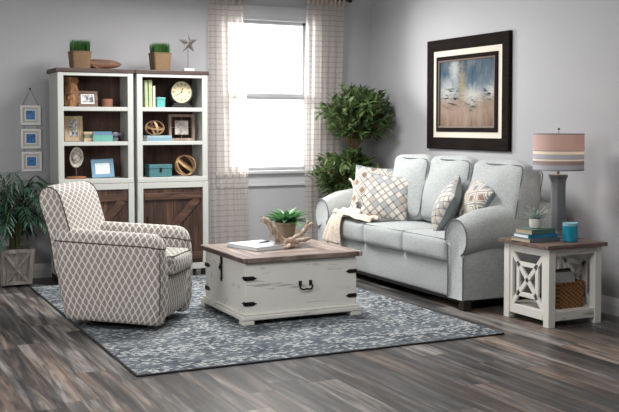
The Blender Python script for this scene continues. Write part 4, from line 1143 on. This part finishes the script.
for i, p in enumerate(path2):
    k = i / (len(path2) - 1); hw2 = .115 * (1 - .45 * k * k); row = []
    for j in range(19):
        s_ = j / 9 - 1; row.append((p.x + hw2 * s_, p.y + .02 * math.sin(s_ * 4 + k * 5), p.z + .012 + .012 * math.cos(s_ * 8 + k * 4) + .010 * noise.noise(Vector((s_ * 3, k * 7, 5))) - (.03 * max(0, -s_ - .6) * 2.5)))
    r2.append(row)
b = W(); b.loft(r2, closed=False); b.build('gathered_fold', BLK, t, smooth='all', solid=.012)
b = W(); rnd = random.Random(3)
for j in range(0, 40):
    f_ = j / 39 * NW; i0 = min(NW - 1, int(f_)); p = rings[-1][i0].lerp(rings[-1][i0 + 1], f_ - i0)
    b.tube([p, p + Vector((rnd.uniform(-.008, .008), rnd.uniform(-.008, .008), -.03)), p + Vector((rnd.uniform(-.015, .005), rnd.uniform(-.015, .015), -.075))], [.0045, .004, .0025], 5)
b.build('fringe', BLK, t, smooth=True)

# ------------------------------------------------------------------ side table
TX0, TX1, TY0, TY1 = 4.60, 5.095, 5.495, 6.02
t = thing('end_table', 'white distressed end table with X lattice sides and brown top', 'side table', ((TX0 + TX1) / 2, (TY0 + TY1) / 2, 0))
W().box(TX0 - .035, TX1 + .03, TY0 - .03, TY1 + .03, .573, .604).build('top', BROWN_X, t, bevel=.005)
pw = .062
for x in (TX0, TX1 - pw):
    for y in (TY0, TY1 - pw): W().box(x, x + pw, y, y + pw, 0, .573).build('leg', WHITE, t, bevel=.004)
for y in (TY0 + .006, TY1 - .030):
    W().box(TX0 + pw, TX1 - pw, y, y + .024, .523, .573).build('top_rail', WHITE_H, t, bevel=.003)
    W().box(TX0 + pw, TX1 - pw, y, y + .024, .045, .114).build('bottom_rail', WHITE_H, t, bevel=.003)
W().box(TX0 + .012, TX1 - .012, TY0 + .03, TY1 - .03, .092, .112).build('lower_shelf', WHITE_H, t, bevel=.002)
for x in (TX0 + .010, TX1 - .034):
    b = W(); b.box(x, x + .024, TY0 + pw, TY1 - pw, .513, .573); b.box(x, x + .024, TY0 + pw, TY1 - pw, .045, .114)
    ya, yb, za, zb = TY0 + pw, TY1 - pw, .114, .513; xm = x + .012; q = .034
    b.box(x, x + .024, ya, ya + .030, za, zb); b.box(x, x + .024, yb - .030, yb, za, zb)
    iy0, iy1, iz0, iz1 = ya + .092, yb - .092, za + .085, zb - .085
    for a_, c_ in (((iy0, iz0), (iy1, iz0)), ((iy0, iz1), (iy1, iz1)), ((iy0, iz0 - q / 2), (iy0, iz1 + q / 2)), ((iy1, iz0 - q / 2), (iy1, iz1 + q / 2)), ((iy0, iz0), (iy1, iz1)), ((iy0, iz1), (iy1, iz0)),
                   ((ya + .02, za), (iy0, iz0)), ((yb - .02, za), (iy1, iz0)), ((ya + .02, zb), (iy0, iz1)), ((yb - .02, zb), (iy1, iz1))):
        b.bar((xm, a_[0], a_[1]), (xm, c_[0], c_[1]), q, .020, up=(1, 0, 0))
    b.build('lattice_panel', WHITE, t, bevel=.002)
# basket on lower shelf
t = thing('wicker_basket', 'brown woven basket on the lower shelf of the end table', 'basket', (4.885, 5.68, .112))
b = MB(); rings = []; nn = 18
for j in range(nn + 1):
    k = j / nn; s = 1 + .05 * k; w_ = .004 * (1 if j % 2 else -1)
    ring = rrect(-.125 * s, .125 * s, -.095 * s, .095 * s, .02, 4); m = len(ring)
    rings.append([(x * (1 + w_ * (8 if i % 2 else -8) / 2), y * (1 + w_ * (8 if i % 2 else -8) / 2), .185 * k) for i, (x, y) in enumerate(ring)])
for k, zz in ((.93, .187), (.91, .02)): rings.append([(x * k * 1.05, y * k * 1.05, zz) for x, y in rrect(-.125, .125, -.095, .095, .02, 4)])
b.loft(rings); b.build('body', BASKET2, t, smooth=True, angle=60)
b = MB(); b.tube([(x, y, .187) for x, y in rrect(-.131, .131, -.1, .1, .024, 4)], .008, 8, closed=True); b.build('rim', BASKET2, t, smooth=True)
def magazine(lab, loc, tilt, mt_, rz=0., w=.21, h=.235):
    t = thing('magazine', lab, 'magazine', loc, rz, 'magazines standing in the basket')
    M = Matrix.Rotation(R(tilt), 4, 'X')
    MB(M).box(-w / 2, w / 2, -.006, -.004, 0, h).build('cover', mt_, t); MB(M).box(-w / 2 + .002, w / 2 - .002, -.004, .004, .002, h - .002).build('pages', PAPER, t)
magazine('pale magazine at the front of the wicker basket', (4.88, 5.635, .136), -10, m_plain('pale_mag', rgb(214, 214, 216), .3, .1))
magazine('grey magazine behind the pale one in the wicker basket', (4.885, 5.668, .136), -9, m_plain('grey_mag', rgb(120, 122, 128), .3, .3), 0, .20, .24)
magazine('dark magazine at the back of the wicker basket', (4.90, 5.71, .136), -6, m_plain('dark_mag', rgb(52, 48, 50), .3, .3), 0, .20, .25)

# books, succulent, candle on the table
ZB = .604
book('grey-blue book at the bottom of the stack on the end table', (4.712, 5.79, ZB), (.30, .21, .028), m_plain('grey_blue_cover', rgb(112, 124, 134), .6, .1), TANP, R(4), 'stacked books on the end table', 'y-')
book('bright blue book in the middle of the stack on the end table', (4.712, 5.79, ZB + .028), (.265, .185, .028), m_plain('bright_blue_cover', rgb(40, 128, 168), .5, .1), PAPER, R(-2), 'stacked books on the end table', 'y-')
book('green book topmost in the stack under the little white pot', (4.712, 5.79, ZB + .056), (.245, .175, .036), m_plain('moss_cover', rgb(92, 122, 112), .6, .1), TANP, R(6), 'stacked books on the end table', 'y-')
t = thing('potted_air_plant', 'silvery spiky plant in a small white pot on the book stack', 'potted plant', (4.712, 5.79, ZB + .092))
MB().lathe([(.030, 0), (.040, .006), (.047, .03), (.045, .060), (.042, .072), (.038, .072), (.037, .055)], 28).build('pot', m_plain('white_ceramic', rgb(226, 222, 214), .4, .06, 60.), t, smooth=True)
MB().lathe([(.036, .05), (.036, .060), (.005, .062)], 16).build('soil', SOIL, t)
b = MB(); rnd = random.Random(8)
for i in range(26):
    a = i * 2.399; el = .45 + .95 * (i / 26); L = rnd.uniform(.11, .155)
    d = Vector((math.cos(a) * math.cos(el), math.sin(a) * math.cos(el), math.sin(el)))
    leaf_blade(b, Vector((math.cos(a) * .006, math.sin(a) * .006, .062)), d, Vector((0, 0, 1)), L, .020, fold=.3, curl=.45)
b.build('leaves', SILV, t, smooth=True, angle=60)
t = thing('candle_jar', 'teal blue glass candle jar on the front of the end table', 'candle', (4.905, 5.625, ZB))
jn = NT('teal_glass'); JAR = jn.bsdf(jn.mix(jn.noise(jn.co(), 20., 2.), rgb(20, 140, 170), rgb(44, 166, 190)), .12, spec=.6, coat=.5)
MB().lathe([(.050, 0), (.056, .004), (.057, .02), (.057, .118)], 36).build('body', JAR, t, smooth=True)
MB().lathe([(.057, .118), (.057, .140), (.053, .140), (.053, .120)], 36, caps=(False, True)).build('rim', m_plain('frosted_rim', rgb(150, 196, 206), .15, .05), t, smooth=True)
MB().lathe([(.0525, .118), (.0525, .134), (.001, .135)], 30).build('wax', m_plain('white_wax', rgb(196, 222, 226), .4, .04), t, smooth=True)

# lamp
t = thing('table_lamp', 'grey column table lamp with striped drum shade on the end table', 'lamp', (4.985, 5.860, ZB))
LG = m_plain('grey_ceramic', rgb(112, 114, 116), .45, .12, 14.)
MB().loft([[(x, y, z) for x, y in rrect(-s, s, -s, s, .01, 3)] for s, z in ((.078, 0), (.080, .003), (.080, .016), (.070, .020))]).build('base', m_plain('silver_plinth', rgb(176, 178, 180), .3, .05, metal=.6), t, smooth=True)
b = MB(); rings = []
for s, z in ((.062, .020), (.062, .040), (.055, .055), (.054, .20), (.053, .36), (.054, .430), (.058, .448), (.066, .466), (.069, .474), (.069, .486), (.030, .492)):
    n = 24; ring = []
    for i in range(n):
        a = 2 * PI * i / n; r = s * (1.0 if i % 3 else 1.06); ring.append((r * math.cos(a), r * math.sin(a), z))
    rings.append(ring)
b.loft(rings); b.build('column', LG, t, bevel=0)
MB().tube([(0, 0, .49), (0, 0, .56)], .010, 12).build('neck', METAL, t, smooth=True)
MB().tube([(0, 0, .56), (0, 0, .82)], .003, 8).build('harp_rod', METAL, t, smooth=True)
zs0, zs1 = .522, .798
sn = NT('striped_shade'); _, _, zz = sn.sep(sn.co())
k = sn.math('DIVIDE', sn.math('SUBTRACT', zz, zs0), zs1 - zs0)
C1, C2, C3, C4, C5 = rgb(226, 202, 194), rgb(164, 160, 166), rgb(252, 244, 230), rgb(192, 193, 200), rgb(206, 209, 218)
col = sn.ramp(k, [(0, C2), (.025, C5), (.13, C4), (.155, rgb(190, 172, 172)), (.235, C2), (.255, C3), (.305, C4), (.33, C5), (.42, C4), (.44, C3), (.50, C3), (.525, C2), (.545, C1)], 'CONSTANT')
df = sn.n('BsdfDiffuse', {'Color': col}); tl = sn.n('BsdfTranslucent', {'Color': col}); mx = sn.n('MixShader', {0: .4, 1: df.outputs[0], 2: tl.outputs[0]})
sn.t.links.new(mx.outputs[0], sn.out.inputs[0])
b = MB(); b.lathe([(.192, zs0), (.192, zs1), (.189, zs1), (.189, zs0), (.192, zs0)], 64, caps=(False, False)); sh = b.build('shade', sn.m, t, smooth=True)
RINGM = m_plain('shade_trim', rgb(150, 146, 150), .7, .05)
for z in (zs0, zs1): b = MB(); b.tube([(.191 * math.cos(a), .191 * math.sin(a), z) for a in [2 * PI * i / 48 for i in range(48)]], .004, 6, closed=True); b.build('trim_ring', RINGM, sh, smooth=True)
b = MB()
for k in range(3):
    a = k * 2 * PI / 3 + .4; b.tube([(0, 0, zs1 - .01), (.190 * math.cos(a), .190 * math.sin(a), zs1 - .01)], .002, 6)
b.build('spider', METAL, sh)
MB().sphere((0, 0, .835), .010, 10).build('finial', METAL, t, smooth=True)
bn = NT('bulb_glow'); e = bn.n('Emission', {'Color': (1, .82, .6, 1), 'Strength': 26.}); bn.t.links.new(e.outputs[0], bn.out.inputs[0])
MB().sphere((0, 0, .62), .030, 14, (1, 1, 1.2)).build('bulb', bn.m, t, smooth=True)

# ------------------------------------------------------------------ light
def area(name, loc, target, size, power, color=(1, 1, 1), sy=None):
    l = bpy.data.lights.new(name, 'AREA'); l.energy = power; l.color = color; l.size = size
    if sy: l.shape = 'RECTANGLE'; l.size_y = sy
    o = bpy.data.objects.new(name, l); COL.objects.link(o); o.location = loc
    d = Vector(target) - Vector(loc); o.rotation_euler = d.to_track_quat('-Z', 'Y').to_euler(); return o
area('window_daylight', (3.22, 10.75, 2.25), (5.0, 6.3, .6), .9, 180, (1, .985, .97))
area('window_daylight_side', (6.0, 11.0, 2.6), (2.3, 7.2, .5), 1.0, 300, (1, .985, .97))
area('ceiling_softbox_back', (3.2, 7.7, 2.95), (3.1, 7.3, 0), 1.1, 132, (1, .985, .96))
area('ceiling_softbox_front', (2.2, 4.2, 2.95), (3.0, 7.0, .3), 1.6, 66, (1, .99, .97))
area('studio_fill', (-1.0, 4.6, 1.9), (1.9, 9.3, .8), 1.3, 62, (1, .99, .98))
wd = bpy.data.worlds.new('world'); SC.world = wd; wd.use_nodes = True
bg = wd.node_tree.nodes['Background']; bg.inputs[0].default_value = (1, 1, 1, 1); bg.inputs[1].default_value = 2.0

# ------------------------------------------------------------------ camera
f = 971.; pitch = 2.5; yaw = 26.
cd = bpy.data.cameras.new('camera'); cam = bpy.data.objects.new('camera', cd); COL.objects.link(cam)
cam.location = (0, 0, 1.47); cam.rotation_euler = (R(90 - pitch), 0, R(-yaw))
cd.sensor_width = 36; cd.lens = f / 619. * 36; cd.shift_y = -38.6 / 619.; cd.clip_end = 100
SC.camera = cam
vs = SC.view_settings; vs.view_transform = 'Standard'; vs.look = 'None'; vs.gamma = 1; vs.use_curve_mapping = False; vs.exposure = 0.
SC.cycles.max_bounces = 8; SC.cycles.transparent_max_bounces = 12; SC.cycles.diffuse_bounces = 4; SC.cycles.use_denoising = True
